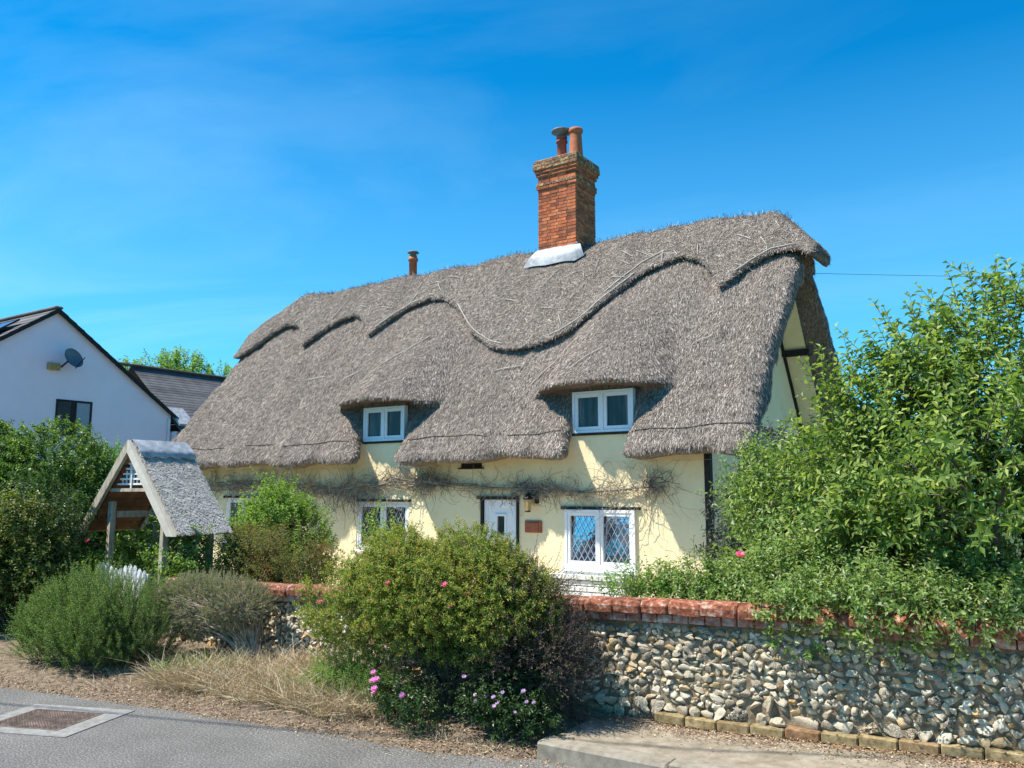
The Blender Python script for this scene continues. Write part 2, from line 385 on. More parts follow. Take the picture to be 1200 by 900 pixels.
# thatch: grey water reed, lighter and darker stalks
m, t, b = mat('thatch_reed'); v = coords(t, 'World')
n_ = noise(t, coords(t, 'World', (26, 26, 9)), 1.0, 6, 0.75)
r = ramp(t, [(0.28, (0.08, 0.062, 0.052)), (0.48, (0.20, 0.165, 0.14)), (0.68, (0.36, 0.31, 0.27))]); t.links.new(n_, r.inputs[0])
big = rng01(t, noise(t, v, 0.9, 5, 0.6), 0.3, 0.7, 0.85, 1.15)
mm = t.nodes.new('ShaderNodeVectorMath'); mm.operation = 'SCALE'; t.links.new(r.outputs[0], mm.inputs[0]); t.links.new(big, mm.inputs['Scale'])
t.links.new(mm.outputs[0], b.inputs['Base Color']); b.inputs['Roughness'].default_value = 0.95; b.inputs['Specular IOR Level'].default_value = 0.1
bump(t, b, n_, 1.0, 0.05); M['thatch'] = m
m, t, b = mat('reed_stalk'); g = t.nodes.new('ShaderNodeNewGeometry')
r = ramp(t, [(0.0, (0.035, 0.026, 0.021)), (0.30, (0.15, 0.117, 0.094)), (0.62, (0.37, 0.305, 0.255)), (0.88, (0.55, 0.47, 0.40)), (1.0, (0.70, 0.62, 0.53))]); t.links.new(g.outputs['Random Per Island'], r.inputs[0])
big = rng01(t, noise(t, coords(t, 'World', (2.2, 0.5, 0.45)), 1.0, 6, 0.65), 0.3, 0.7, 0.70, 1.22)
mm = t.nodes.new('ShaderNodeVectorMath'); mm.operation = 'SCALE'; t.links.new(r.outputs[0], mm.inputs[0]); t.links.new(big, mm.inputs['Scale'])
t.links.new(mm.outputs[0], b.inputs['Base Color']); b.inputs['Roughness'].default_value = 0.8; b.inputs['Specular IOR Level'].default_value = 0.2; M['stalk'] = m
M['shred'] = textured('bleached_shingle', [(0.3, (0.30, 0.27, 0.235)), (0.7, (0.68, 0.63, 0.56))], 12, 0.9, 60, 0.2, 0.003)
M['spar'] = textured('hazel_spar', [(0.3, (0.36, 0.31, 0.26)), (0.7, (0.66, 0.62, 0.56))], 12, 0.8, 60, 0.2, 0.003)
# flint: white rind, blue grey and ochre cores
m, t, b = mat('flint'); v = coords(t, 'Object', (1, 1, 1)); R_ = rnd(t)
va = t.nodes.new('ShaderNodeVectorMath'); va.operation = 'ADD'; sc = t.nodes.new('ShaderNodeVectorMath'); sc.operation = 'SCALE'
cx = t.nodes.new('ShaderNodeCombineXYZ'); t.links.new(R_, cx.inputs[0]); t.links.new(R_, cx.inputs[1]); t.links.new(cx.outputs[0], sc.inputs[0]); sc.inputs['Scale'].default_value = 37.0
t.links.new(v, va.inputs[0]); t.links.new(sc.outputs[0], va.inputs[1])
core = ramp(t, [(0.0, (0.46, 0.38, 0.26)), (0.22, (0.12, 0.11, 0.10)), (0.42, (0.60, 0.50, 0.35)), (0.60, (0.035, 0.034, 0.036)), (0.74, (0.52, 0.31, 0.11)), (0.84, (0.46, 0.41, 0.32)), (1.0, (0.64, 0.57, 0.45))]); t.links.new(R_, core.inputs[0])
nn = rng01(t, noise(t, va.outputs[0], 16, 5, 0.65, 0.4), 0.49, 0.60)
n3 = ramp(t, [(0.3, (0.45, 0.35, 0.21)), (0.7, (0.90, 0.77, 0.54))]); t.links.new(noise(t, va.outputs[0], 30, 4), n3.inputs[0])
c = mixc(t, core.outputs[0], n3.outputs[0], nn)
t.links.new(c, b.inputs['Base Color']); b.inputs['Roughness'].default_value = 0.5; b.inputs['Specular IOR Level'].default_value = 0.5
bump(t, b, noise(t, va.outputs[0], 34, 5, 0.7), 0.6, 0.01); M['flint'] = m

print('setup', round(time.time() - T0, 1))
# ------------------------------------------------------------------ ground, road, verge, pavement
def sheet(name, xs, ys, zf, mt, seed=0):
    X, Y = np.meshgrid(xs, ys, indexing='ij'); Zz = zf(X, Y)
    V = np.stack([X, Y, Zz], -1).reshape(-1, 3); nx, ny = X.shape
    i = np.arange(nx * ny).reshape(nx, ny)
    q = np.stack([i[:-1, :-1], i[1:, :-1], i[1:, 1:], i[:-1, 1:]], -1).reshape(-1, 4)
    return obj(name, V, q, mt, None, True)
g_ = sheet('ground', np.array([-600, 600.]), np.array([-600, 900.]), lambda X, Y: X * 0 - 0.75, M['grassbase']); tag(g_, kind='structure')
def road_edge(X):
    return np.interp(X, [-40, -6, -3.3, -2.2, -1.3, 0.3, 1.07, 1.75, 40], [-9.6, -9.0, -8.70, -8.5, -8.35, -8.11, -8.06, -7.80, -7.80])
xs = np.concatenate([np.linspace(-70, -8, 20), np.linspace(-7.8, 8, 120), np.linspace(9, 70, 20)])
X, Kk = np.meshgrid(xs, np.linspace(0, 1, 10), indexing='ij')
Yr = -15.5 + (road_edge(X) + 0.25 + 15.5) * Kk
V_ = np.stack([X, Yr, np.full_like(X, -0.08)], -1).reshape(-1, 3); i_ = np.arange(X.size).reshape(X.shape)
rd = obj('road', V_, np.stack([i_[:-1, :-1], i_[1:, :-1], i_[1:, 1:], i_[:-1, 1:]], -1).reshape(-1, 4), M['asphalt']); tag(rd, kind='structure')
# verge: from just inside the road edge up to the foot of the wall
xs = np.concatenate([np.linspace(-40, -7, 20), np.arange(-6.9, 1.95, 0.05)])
X, Kk = np.meshgrid(xs, np.linspace(0, 1, 34), indexing='ij')
re_ = road_edge(X) - 0.02 + 0.05 * (vnoise(np.stack([X.ravel(), X.ravel() * 0, X.ravel() * 0], -1), 0.17, 3).reshape(X.shape) - 0.5)
Yv = re_ + (-6.4 - re_) * Kk
pn = np.stack([X.ravel(), Yv.ravel(), X.ravel() * 0], -1)
Zv = -0.082 + 0.135 * np.clip(Kk * 1.6, 0, 1) ** 0.7 + (0.05 * (vnoise(pn, 0.3, 5) - 0.5) + 0.03 * (vnoise(pn, 0.1, 6) - 0.5)).reshape(X.shape) * np.clip(Kk * 6, 0, 1)
fade = np.clip((X - 1.62) / 0.25, 0, 1) * (Yv < -6.95); Zv = Zv * (1 - fade) + (-0.11) * fade
def verge_z(x, y):
    re0 = road_edge(np.asarray(x, float)); k = np.clip((y - re0) / (-6.4 - re0), 0, 1)
    return -0.082 + 0.135 * np.clip(k * 1.6, 0, 1) ** 0.7
i_ = np.arange(X.size).reshape(X.shape)
vg = obj('verge', np.stack([X, Yv, Zv], -1).reshape(-1, 3), np.stack([i_[:-1, :-1], i_[1:, :-1], i_[1:, 1:], i_[:-1, 1:]], -1).reshape(-1, 4), M['soil'], None, True); tag(vg, kind='structure')
garden_z = lambda X, Y: np.clip(0.04 - 0.06 * (Y + 6.4), -0.42, 0.045)
gd = sheet('garden_ground', np.linspace(-45, 30, 40), np.concatenate([np.linspace(-6.42, 0, 14), np.linspace(2, 60, 12)]), garden_z, M['grassbase'])
M['bounce_gravel'] = textured('pale_bounce_gravel', [(0.3, (0.34, 0.27, 0.18)), (0.5, (0.50, 0.42, 0.30)), (0.7, (0.64, 0.56, 0.43))], 60, 0.95, 90, 1.0, 0.01)
gp = sheet('bounce_gravel_sheet', np.linspace(-12.5, 6.0, 20), np.linspace(-4.6, 9.0, 12), lambda X, Y: garden_z(X, Y) + 0.012, M['bounce_gravel']); tag(gp, kind='structure')  # pale hidden ground added to bounce warm sunlight onto the front and gable
fp = MB().box(-70, 70, -19.0, -15.45, -0.3, 0.03).build('far_bounce_pavement', M['pavement']); tag(fp, kind='structure'); tag(gd, kind='structure')  # unseen tan slab across the road, added for warm bounce light
# pavement with kerb stones; it climbs gently to the right
rise = lambda x: np.interp(x, [2.5, 4.4], [0.0, 0.095])
q = MB(); xs_ = np.concatenate([np.arange(1.74, 6, 0.1), [8, 40]])
V = [(x, y, 0.026 + rise(x) * k + (0.003 * math.sin(x * 9 + y * 14))) for x in xs_ for y, k in ((-7.62, 0.55), (-7.3, 0.85), (-6.9, 1.0))]
q.add(V, [(i * 3 + j, (i + 1) * 3 + j, (i + 1) * 3 + j + 1, i * 3 + j + 1) for i in range(len(xs_) - 1) for j in range(2)])
q.add([(1.74, -7.62, -0.3), (1.74, -6.9, -0.3), (1.74, -6.9, 0.026), (1.74, -7.3, 0.026), (1.74, -7.62, 0.026)], None, [(0, 4, 3), (0, 3, 1), (1, 3, 2)])
pv = q.build('pavement', M['pavement']); tag(pv, kind='structure')
x = 1.70; k = 0
while x < 9:
    l_ = 0.90
    MB().box(x, x + l_ - 0.008, -7.80, -7.622, -0.3, 0.034 + 0.004 * (k % 2) + 0.55 * rise(x + 0.45), b=0.016).build('kerb_stone', M['kerb'], pv); x += l_; k += 1
MB().box(x, 40, -7.80, -7.622, -0.3, 0.034, b=0.016).build('kerb_run', M['kerb'], pv)

# manhole cover in a concrete collar
cA = math.atan2(0.20, 0.53); ca, sa = math.cos(cA), math.sin(cA)
def rotz(P, c, a):
    P = np.array(P, float); R2 = np.array([[math.cos(a), -math.sin(a)], [math.sin(a), math.cos(a)]]); P[:, :2] = P[:, :2] @ R2.T + np.array(c)[:2]; return P
mh = empty('manhole_cover', (-1.83, -9.04, -0.08), 'rusty chequered cast iron manhole cover in a pale concrete collar on the road', 'manhole cover')
def mhbox(x0, x1, y0, y1, z0, z1, name, mt, b=0.0):
    q = MB().box(x0, x1, y0, y1, z0, z1, b=b); q.V[0] = rotz(q.V[0], (-1.83, -9.04), cA); return q.build(name, mt, mh)
mhbox(-0.44, 0.47, -0.36, 0.38, -0.1, -0.074, 'concrete_collar', M['collar'])
mhbox(-0.30, 0.30, -0.235, 0.235, -0.1, -0.070, 'iron_plate', M['iron'])
q = MB()
for i in range(24):
    for j in range(19):
        px_ = -0.275 + i * 0.0239; py_ = -0.215 + j * 0.0239
        rr = math.hypot(px_, py_)
        if rr < 0.2:
            a = math.atan2(py_, px_) + 0.8; 
        else: a = (i + j) % 2 * PI / 2
        dx, dy = 0.0085 * math.cos(a), 0.0085 * math.sin(a); wx, wy = -dy * 0.45, dx * 0.45
        base = [(px_ - dx - wx, py_ - dy - wy), (px_ + dx - wx, py_ + dy - wy), (px_ + dx + wx, py_ + dy + wy), (px_ - dx + wx, py_ - dy + wy)]
        V = np.array([(u, v_, z) for z in (-0.072, -0.066) for u, v_ in base]); V = rotz(V, (-1.83, -9.04), cA)
        q.add(V, [(4, 5, 6, 7), (0, 1, 5, 4), (1, 2, 6, 5), (2, 3, 7, 6), (3, 0, 4, 7)])
tag(q.build('raised_tread', M['iron'], mh), kind='stuff')

# ------------------------------------------------------------------ thatched cottage
HX0 = -12.55           # left end wall
RW = 3.0               # ridge line
cot = empty('thatched_cottage', (-6.2, 2.9, -0.45), 'cream rendered cottage under a grey thatched roof with a brick chimney', 'cottage')
sl_ = 4.5 / 3.5        # roof slope
nrm = math.hypot(1, sl_); SP, CP = sl_ / nrm, 1 / nrm
def smax(a, b, k):
    h = np.clip(k - np.abs(a - b), 0, None) / k
    return np.maximum(a, b) + h * h * k * 0.25
def smin(a, b, k): return -smax(-a, -b, k)
H1 = dict(xc=-6.80, hw=1.40, top=5.75, cut=3.39)     # left eyebrow
H2 = dict(xc=-1.95, hw=1.36, top=5.6, cut=3.40)      # right eyebrow
RES = 0.05
gx = np.arange(-13.95, 1.65, RES, dtype=np.float32); gy = np.arange(-1.05, 7.15, RES, dtype=np.float32); gz = np.arange(1.95, 7.15, RES, dtype=np.float32)
GX, GY, GZ = np.meshgrid(gx, gy, gz, indexing='ij')
Yf = -0.58; Zf = 2.36
ZR = Zf + (RW - Yf) * sl_
wob = (0.05 * np.sin(gx * 1.7 + 1) + 0.035 * np.sin(gx * 3.9 + 2.2) + 0.02 * np.sin(gx * 8.3))[:, None, None]
sag = (-0.05 * np.cos((gx + 6) / 7 * PI * 1.2))[:, None, None]
dF = -(GY - Yf) * SP + (GZ - Zf) * CP + 0.3 * wob + 0.3 * sag
dB = (GY - (2 * RW - Yf)) * SP + (GZ - Zf) * CP + 0.3 * wob
def hood_off(Hd):
    u = np.clip(np.abs(GX - Hd['xc']) / (Hd['hw'] * (0.62 + 0.38 * np.clip((Hd['top'] - GZ) / 2.3, 0, 1))), 0, 1)
    g = np.clip(np.cos(u * PI / 2), 0, 1) ** 1.2 * 0.42 + 0.58 * np.clip(1 - u ** 3.0, 0, 1)
    v_ = np.clip((Hd['top'] - GZ) / (Hd['top'] - Hd['cut']), 0, 1.1)
    return 0.72 * g * v_ ** 1.1 * np.where(u < 1, 1, 0)
hd1 = hood_off(H1); hd2 = hood_off(H2)
dPl = smax(dF, dB, 0.55)
# verge on the right: the overhang grows towards the ridge and is cut by a descending beak; left end likewise
xv = np.interp(gz, [2, 2.5, 3.0, 3.4, 3.8, 4.3, 4.77, 5.1, 5.55, 5.9, 7.2], [0.84, 0.87, 0.86, 0.83, 0.85, 0.90, 0.98, 1.08, 1.22, 1.34, 1.42]).astype(np.float32)[None, None, :]
xvb = np.interp(gz, [2, 3.7, 5.0, 5.8, 7.2], [1.0, 1.0, 0.9, 0.82, 0.82])[None, None, :]
xv = (xv + (xvb - xv) * np.clip((GY - RW - 0.05) / 0.45, 0, 1)).astype(np.float32)
xl = np.interp(gz, [2, 2.7, 3.7, 4.8, 5.5, 5.95, 6.3, 7.2], [-13.6, -13.65, -13.6, -13.5, -13.45, -13.54, -13.54, -13.54]).astype(np.float32)[None, None, :]
ends = smax(GX - np.minimum(xv, 1.0), xl - GX, 0.1)
beak = (GZ - (6.78 - 1.12 * (GX - 0.32))) * 0.66
beakl = (GZ - (6.74 - 0.95 * (-12.55 - GX))) * 0.72
eave = (2.17 + 0.10 * np.clip(GY, -1, 7) * 0 + 0.6 * wob) - GZ
TH = 0.36
def shell(outer, extra, k=0.14):
    s_ = smax(outer, extra, k); return s_
inner = -(dPl + TH)
outer = smax(dPl, smax(beak, beakl, 0.1), 0.35)
main = smax(outer, ends, 0.22)
main = smax(main, eave, 0.20)
main = np.maximum(main, inner)
# openings under the eyebrows
def opening(L0, R0, Lw, Rw, top):
    Lz = np.interp(gz, [p[0] for p in L0], [p[1] for p in L0])[None, None, :]; Rz = np.interp(gz, [p[0] for p in R0], [p[1] for p in R0])[None, None, :]
    Yo = (Yf + (gz - Zf) / sl_)[None, None, :]
    qf = np.clip((GY - Yo) / np.maximum(-Yo, 0.06), 0, 1)
    lx = -(Lz * (1 - qf) + Lw * qf); rx = -(Rz * (1 - qf) + Rw * qf)
    return smax(smax(np.abs(GX - (lx + rx) / 2) - (rx - lx) / 2, GZ - top, 0.1), GY - 0.07, 0.02)
o1 = opening([(2.1, 6.86), (2.4, 6.93), (2.8, 7.35), (3.1, 7.62), (3.4, 7.9)], [(2.1, 6.02), (2.3, 6.0), (2.75, 5.85), (3.1, 5.6), (3.3, 5.4)], 7.33, 6.18, 3.36)
o2 = opening([(2.1, 2.14), (2.4, 2.22), (2.8, 2.55), (3.1, 2.85), (3.4, 3.1)], [(2.1, 1.30), (2.3, 1.28), (2.6, 1.2), (3.0, 0.95), (3.3, 0.62)], 2.42, 1.22, 3.36)
main = smax(main, -np.minimum(o1, o2), 0.20)
for Hd, h_ in ((H1, hd1), (H2, hd2)):
    hb = smax(outer - h_, (Hd['cut'] + 0.02 * np.sin((GX - Hd['xc']) * 2.2 + 1.5) - 0.04 * ((GX - Hd['xc']) / Hd['hw']) ** 2) - GZ, 0.05)
    hb = np.maximum(hb, -(dPl + TH)); hb = np.maximum(hb, np.abs(GX - Hd['xc']) - 1.9)
    # rear of the eyebrow stays above the window head
    main = smin(main, hb, 0.05)
outer_h = smax(dPl, smax(beak - 0.03, beakl, 0.1), 0.16) - np.maximum(hd1, hd2)
def add_noise(F, amp=1.0):
    band = np.abs(F) < 0.12
    P = np.stack([GX[band], GY[band], GZ[band]], -1)
    F[band] += amp * (0.055 * (vnoise(P, 0.55, 1) - 0.5) + 0.035 * (vnoise(P, 0.22, 2) - 0.5) + 0.03 * (vnoise(P, 0.10, 4) - 0.5)).astype(F.dtype)
    return F
main = add_noise(main)
def surface_nets(F, ox, oy, oz, h):
    s = F < 0
    c = [(0,0,0),(1,0,0),(0,1,0),(1,1,0),(0,0,1),(1,0,1),(0,1,1),(1,1,1)]
    nx, ny, nz = F.shape
    def sh(A, d): return A[d[0]:nx-1+d[0], d[1]:ny-1+d[1], d[2]:nz-1+d[2]]
    cnt = sum(sh(s, d).astype(np.int8) for d in c)
    act = (cnt > 0) & (cnt < 8)
    I = np.argwhere(act); vid = np.full(act.shape, -1, np.int32); vid[act] = np.arange(len(I))
    vals = np.stack([F[I[:, 0]+d[0], I[:, 1]+d[1], I[:, 2]+d[2]] for d in c], 1).astype(np.float64)
    P = np.zeros((len(I), 3)); n = np.zeros(len(I))
    for a in range(8):
        for b_ in range(a + 1, 8):
            da, db = np.array(c[a]), np.array(c[b_])
            if np.abs(da - db).sum() != 1: continue
            va_, vb_ = vals[:, a], vals[:, b_]; m_ = (va_ < 0) != (vb_ < 0)
            tt = va_[m_] / (va_[m_] - vb_[m_])
            P[m_] += da + (db - da) * tt[:, None]; n[m_] += 1
    P = (P / n[:, None] + I) * h + np.array([ox, oy, oz])
    Q = []
    for ax in range(3):
        d = [0, 0, 0]; d[ax] = 1; e1 = [0, 0, 0]; e1[(ax+1) % 3] = 1; e2 = [0, 0, 0]; e2[(ax+2) % 3] = 1
        A = s[:nx-d[0], :ny-d[1], :nz-d[2]]; B = s[d[0]:, d[1]:, d[2]:]
        for flag, m_ in ((1, A & ~B), (0, ~A & B)):
            J = np.argwhere(m_)
            ok = np.all(J >= (np.array(e1) + np.array(e2)), 1) & np.all(J < np.array(act.shape), 1)
            J = J[ok]
            f = lambda o_: vid[J[:, 0]-o_[0], J[:, 1]-o_[1], J[:, 2]-o_[2]]
            e12 = [e1[i] + e2[i] for i in range(3)]
            q4 = np.stack([f([0, 0, 0]), f(e1), f(e12), f(e2)], 1)
            if not flag: q4 = q4[:, ::-1]
            Q.append(q4)
    Q = np.vstack(Q); Q = Q[(Q >= 0).all(1)]
    return P, Q
Vm, Qm = surface_nets(main, gx[0], gy[0], gz[0], RES)
roof = obj('thatched_roof', Vm, Qm, M['thatch'], cot, True)
print('main thatch', len(Qm), round(time.time() - T0, 1))
# raised ridge with a scalloped lower edge; (x, z) of the edge on the front slope
SC = [(-14, 5.0), (-13.3, 5.15), (-13.0, 5.30), (-12.55, 5.75), (-12.1, 5.98), (-11.7, 5.9), (-11.2, 5.45), (-10.95, 5.21), (-10.5, 5.65), (-10.1, 5.88), (-9.75, 5.95), (-9.4, 5.85), (-8.95, 5.45), (-8.72, 5.22),
      (-8.35, 5.62), (-7.95, 5.92), (-7.4, 6.06), (-6.95, 6.02), (-6.3, 5.63), (-5.75, 5.12), (-5.3, 4.78), (-4.8, 4.52), (-4.4, 4.40), (-4.05, 4.38), (-3.6, 4.46), (-3.2, 4.62), (-2.8, 4.92), (-2.4, 5.40), (-2.05, 5.78), (-1.6, 6.0), (-1.2, 6.10),
      (-0.85, 5.95), (-0.55, 5.66), (-0.27, 5.2), (-0.08, 5.42), (0.2, 5.66), (0.55, 5.84), (0.95, 5.86), (1.25, 5.66), (1.6, 5.3)]
sx = np.array([p[0] for p in SC]); sz = np.array([p[1] for p in SC])
zl = np.interp(gx, sx, sz).astype(np.float32)[:, None, None]
slope_here = np.gradient(zl[:, 0, 0], RES)[:, None, None]
low = (zl - GZ) / np.sqrt(1 + (slope_here * 0.8) ** 2)
low = np.where(GY < RW, low, 5.80 - GZ)
cap = smax(outer_h - 0.14, low, 0.03)
cap = np.maximum(cap, -(outer_h + 0.08))
cap = smax(cap, smax(GX - xv - 0.03, xl - 0.08 - GX, 0.1), 0.14)
cap = add_noise(cap, 0.6)
Vc, Qc = surface_nets(cap, gx[0], gy[0], gz[0], RES)
ridge = obj('thatch_ridge', Vc, Qc, M['thatch'], cot, True)
tag(ridge, 'raised ridge thatch with a scalloped lower edge')
del GX, GY, GZ, dF, dB, dPl, main, cap, outer, outer_h, hd1, hd2, o1, o2, inner, ends, beak, beakl
print('ridge', len(Qc), round(time.time() - T0, 1))

def tri_sample(V, Q, n, weight=None, seed=0):
    rg = np.random.default_rng(seed)
    a, b_, c_, d_ = (V[Q[:, i]] for i in range(4))
    nr = np.cross(c_ - a, d_ - b_); ar = np.linalg.norm(nr, axis=1) / 2; nr = unit(nr)
    wt = ar * (weight(nr, (a + c_) / 2) if weight else 1)
    idx = rg.choice(len(Q), n, p=wt / wt.sum())
    u = rg.random((n, 2)); P = (a[idx] * ((1 - u[:, :1]) * (1 - u[:, 1:])) + b_[idx] * (u[:, :1] * (1 - u[:, 1:])) + c_[idx] * (u[:, :1] * u[:, 1:]) + d_[idx] * ((1 - u[:, :1]) * u[:, 1:]))
    return P, nr[idx]
def stalks(name, V, Q, n, parent, Lr, Wr, jit, seed, lift=0.03, wfun=None, cross=0.0):
    def wt(nr, c):
        toc = unit(CAM - c); vis = np.clip((nr * toc).sum(1) + 0.35, 0, 1)
        return vis ** 0.7 * (1 if wfun is None else wfun(nr, c))
    P, Nn = tri_sample(V, Q, n, wt, seed)
    rg = np.random.default_rng(seed + 1)
    down = np.array([0, 0, -1.0]) - Nn * (-Nn[:, 2:3])
    under = (Nn[:, 2] < -0.3)
    down = unit(down + 1e-4)
    side = np.cross(Nn, down)
    an = rg.normal(0, jit, n); an = np.where(rg.random(n) < cross, rg.uniform(-1.4, 1.4, n), an)
    D = unit(down * np.cos(an)[:, None] + side * np.sin(an)[:, None])
    Sd = unit(np.cross(Nn, D))
    Ln = rg.uniform(*Lr, n)[:, None]; Wd = rg.uniform(*Wr, n)[:, None] * 0.5
    l0 = rg.uniform(0.004, 0.02, n)[:, None]; l1 = rg.uniform(0.0, lift, n)[:, None] + 0.006
    A = P + Nn * (l0 - 0.012) ; B = P + D * Ln + Nn * l1
    # the eaves and the eyebrows are cut level
    sp_ = Yf + (P[:, 2] - Zf) / sl_
    B[:, 2] = np.where((P[:, 2] > 2.2) & (P[:, 2] < 2.5), np.maximum(B[:, 2], 2.165 + 0.02 * rg.random(n)), B[:, 2])
    B[:, 2] = np.where((P[:, 2] > 3.38) & (P[:, 2] < 3.6) & (P[:, 1] < sp_ - 0.12), np.maximum(B[:, 2], 3.365 + 0.02 * rg.random(n)), B[:, 2])
    hide = Nn[:, 2] < -0.55
    A = np.where(hide[:, None], P - Nn * 0.03, A); B = np.where(hide[:, None], P - Nn * 0.03 + D * 0.01, B)
    tw_ = rg.uniform(-0.6, 0.6, n)[:, None]
    Sd2 = Sd * np.cos(tw_) + Nn * np.sin(tw_)
    Vv = np.stack([A - Sd2 * Wd, A + Sd2 * Wd, B + Sd2 * Wd * 0.7, B - Sd2 * Wd * 0.7], 1).reshape(-1, 3)
    F_ = np.arange(4 * n).reshape(n, 4)
    o = obj(name, Vv, F_, M['stalk'], parent); tag(o, kind='stuff'); return o
stalks('reed_stalks', Vm, Qm, 430000, cot, (0.035, 0.095), (0.0035, 0.008), 0.17, 11, 0.008, cross=0.03)
stalks('ridge_stalks', Vc, Qc, 160000, cot, (0.035, 0.095), (0.0035, 0.008), 0.7, 13, 0.010, cross=0.12)
print('stalks', round(time.time() - T0, 1))
bvh_r = BVHTree.FromPolygons([tuple(p) for p in Vm], [tuple(int(i) for i in q_) for q_ in Qm])
bvh_c = BVHTree.FromPolygons([tuple(p) for p in Vc], [tuple(int(i) for i in q_) for q_ in Qc])
def on_slope(x, z, bv=None, off=0.012):
    """point on the outer front surface at height z"""
    best = None
    for B_ in ((bvh_r, bvh_c) if bv is None else (bv,)):
        h_ = B_.ray_cast(Vector((x, -3, z)), Vector((0, 1, 0)))
        if h_[0] is not None and (best is None or h_[0].y < best[0].y): best = h_
    if best is None or best[0] is None: return None
    return np.array(best[0] + best[1] * (off if best[1].y < 0 else -off))
# the tied course just above the eave
for a_, b_ in ((-13.2, -11.2), (-10.6, -9.6), (-9.2, -7.15), (-5.75, -3.9), (-3.5, -2.45), (-1.05, 0.85)):
    pts = []
    for x in np.arange(a_, b_, 0.08):
        p = on_slope(x, 2.62 + 0.025 * math.sin(x * 2.3) + 0.012 * math.sin(x * 7), bvh_r, 0.012)
        if p is not None: pts.append(p)
    if len(pts) > 3:
        MB().tubes(np.array(pts), 0.008, 4).build('eave_binding', M['twig_dark'], cot, True)
# hazel spars pinned over the ridge
rg = np.random.default_rng(5)
def spar(q, x0, z0, x1, z1, r=0.011):
    pts = []
    for k in np.linspace(0, 1, 8):
        p = on_slope(x0 + (x1 - x0) * k, z0 + (z1 - z0) * k, None, 0.02 + 0.015 * math.sin(k * PI))
        if p is not None: pts.append(p)
    if len(pts) > 3:
        q.tubes(np.array(pts), r, 4)
qs = MB(); ns = 0
while ns < 75:
    x = rg.uniform(-12.6, 1.0); zt = rg.uniform(0.1, 1.0)
    zlo = np.interp(x, sx, sz); z0 = zlo + 0.08 + (6.75 - zlo) * zt * 0.8
    an = rg.normal(0, 0.7) + (0.9 if rg.random() < 0.3 else 0); ln = rg.uniform(0.15, 0.5)
    spar(qs, x, z0, x + ln * math.sin(an), z0 - ln * abs(math.cos(an)) * 0.75, rg.uniform(0.004, 0.008)); ns += 1
# a run of liggers following the big central scallop, and loose long ones on the slope
for a_, b_, dz in ((-6.4, -4.5, 0.10), (-3.5, -2.1, 0.12), (-0.05, 0.9, 0.08), (-8.6, -7.6, 0.08), (-2.6, -1.6, 0.3)):
    xx = np.linspace(a_, b_, 14)
    pts = [on_slope(x, np.interp(x, sx, sz) + dz, None, 0.02) for x in xx]
    pts = np.array([p for p in pts if p is not None])
    if len(pts) > 3: qs.tubes(pts, 0.009, 4)
for (x0, z0, x1, z1) in ((-6.5, 4.95, -7.9, 3.6), (-2.75, 4.5, -3.5, 3.55), (-1.9, 4.1, -2.3, 3.7), (-10, 4.2, -9.4, 4.25), (-8.8, 4.0, -8.3, 4.3), (-0.5, 4.1, -0.2, 4.25), (-3.9, 4.0, -4.5, 3.95)):
    spar(qs, x0, z0, x1, z1, 0.007)
tag(qs.build('hazel_spars', M['spar'], cot, True), kind='stuff')
# stubble standing along the ridge line
n = 2600; X_ = rg.uniform(-12.9, 0.8, n); pts = []
P0 = []
for x in X_:
    h_ = bvh_c.ray_cast(Vector((x, RW + rg.normal(0, 0.12), 9)), Vector((0, 0, -1)))
    P0.append(h_[0] if h_[0] is not None else (x, RW, 5))
P0 = np.array([tuple(p) for p in P0]); D_ = unit(np.stack([rg.normal(0, 0.6, n), rg.normal(-0.3, 0.5, n), np.full(n, 1.0)], -1))
Ls = (rg.random(n) ** 3 * 0.11 + 0.025)[:, None]
V_, q_ = tube_arrays(np.stack([P0 - 0.02 * D_, P0 + D_ * Ls], 1), 0.004, 3)
tag(obj('ridge_stubble', V_, q_, M['stalk'], cot), kind='stuff')
# fringe of reed ends along the cut of eaves and hoods
print('roof extras', round(time.time() - T0, 1))

# walls: front wall from a grid of cells with the openings left out
def grid_wall(name, xb, zb, solid, y, th, mt, parent, axis='y'):
    q = MB()
    for i in range(len(xb) - 1):
        for j in range(len(zb) - 1):
            if not solid[i][j]: continue
            x0, x1, z0, z1 = xb[i], xb[i+1], zb[j], zb[j+1]
            nx_ = max(1, int((x1 - x0) / 0.25)); nz_ = max(1, int((z1 - z0) / 0.25))
            V = [(x0 + (x1 - x0) * a / nx_, y, z0 + (z1 - z0) * c_ / nz_) for a in range(nx_ + 1) for c_ in range(nz_ + 1)]
            qq = [(a*(nz_+1)+c_, (a+1)*(nz_+1)+c_, (a+1)*(nz_+1)+c_+1, a*(nz_+1)+c_+1) for a in range(nx_) for c_ in range(nz_)]
            q.add(V, qq)
            for (di, dj, a0, a1) in ((-1, 0, (x0, z0), (x0, z1)), (1, 0, (x1, z1), (x1, z0)), (0, -1, (x1, z0), (x0, z0)), (0, 1, (x0, z1), (x1, z1))):
                ii, jj = i + di, j + dj
                if 0 <= ii < len(xb) - 1 and 0 <= jj < len(zb) - 1 and solid[ii][jj]: continue
                q.add([(a0[0], y, a0[1]), (a1[0], y, a1[1]), (a1[0], y + th, a1[1]), (a0[0], y + th, a0[1])], [(0, 3, 2, 1)])
    return q
WIN = dict(R=(-2.56, -1.25, 0.37, 1.325), Mi=(-7.46, -6.08, 0.47, 1.43), Lf=(-11.6, -10.4, 0.5, 1.49), D1=(-7.31, -6.21, 2.64, 3.33), D2=(-2.40, -1.25, 2.62, 3.33))
DOOR = (-4.29, -3.56, -0.42, 1.49)
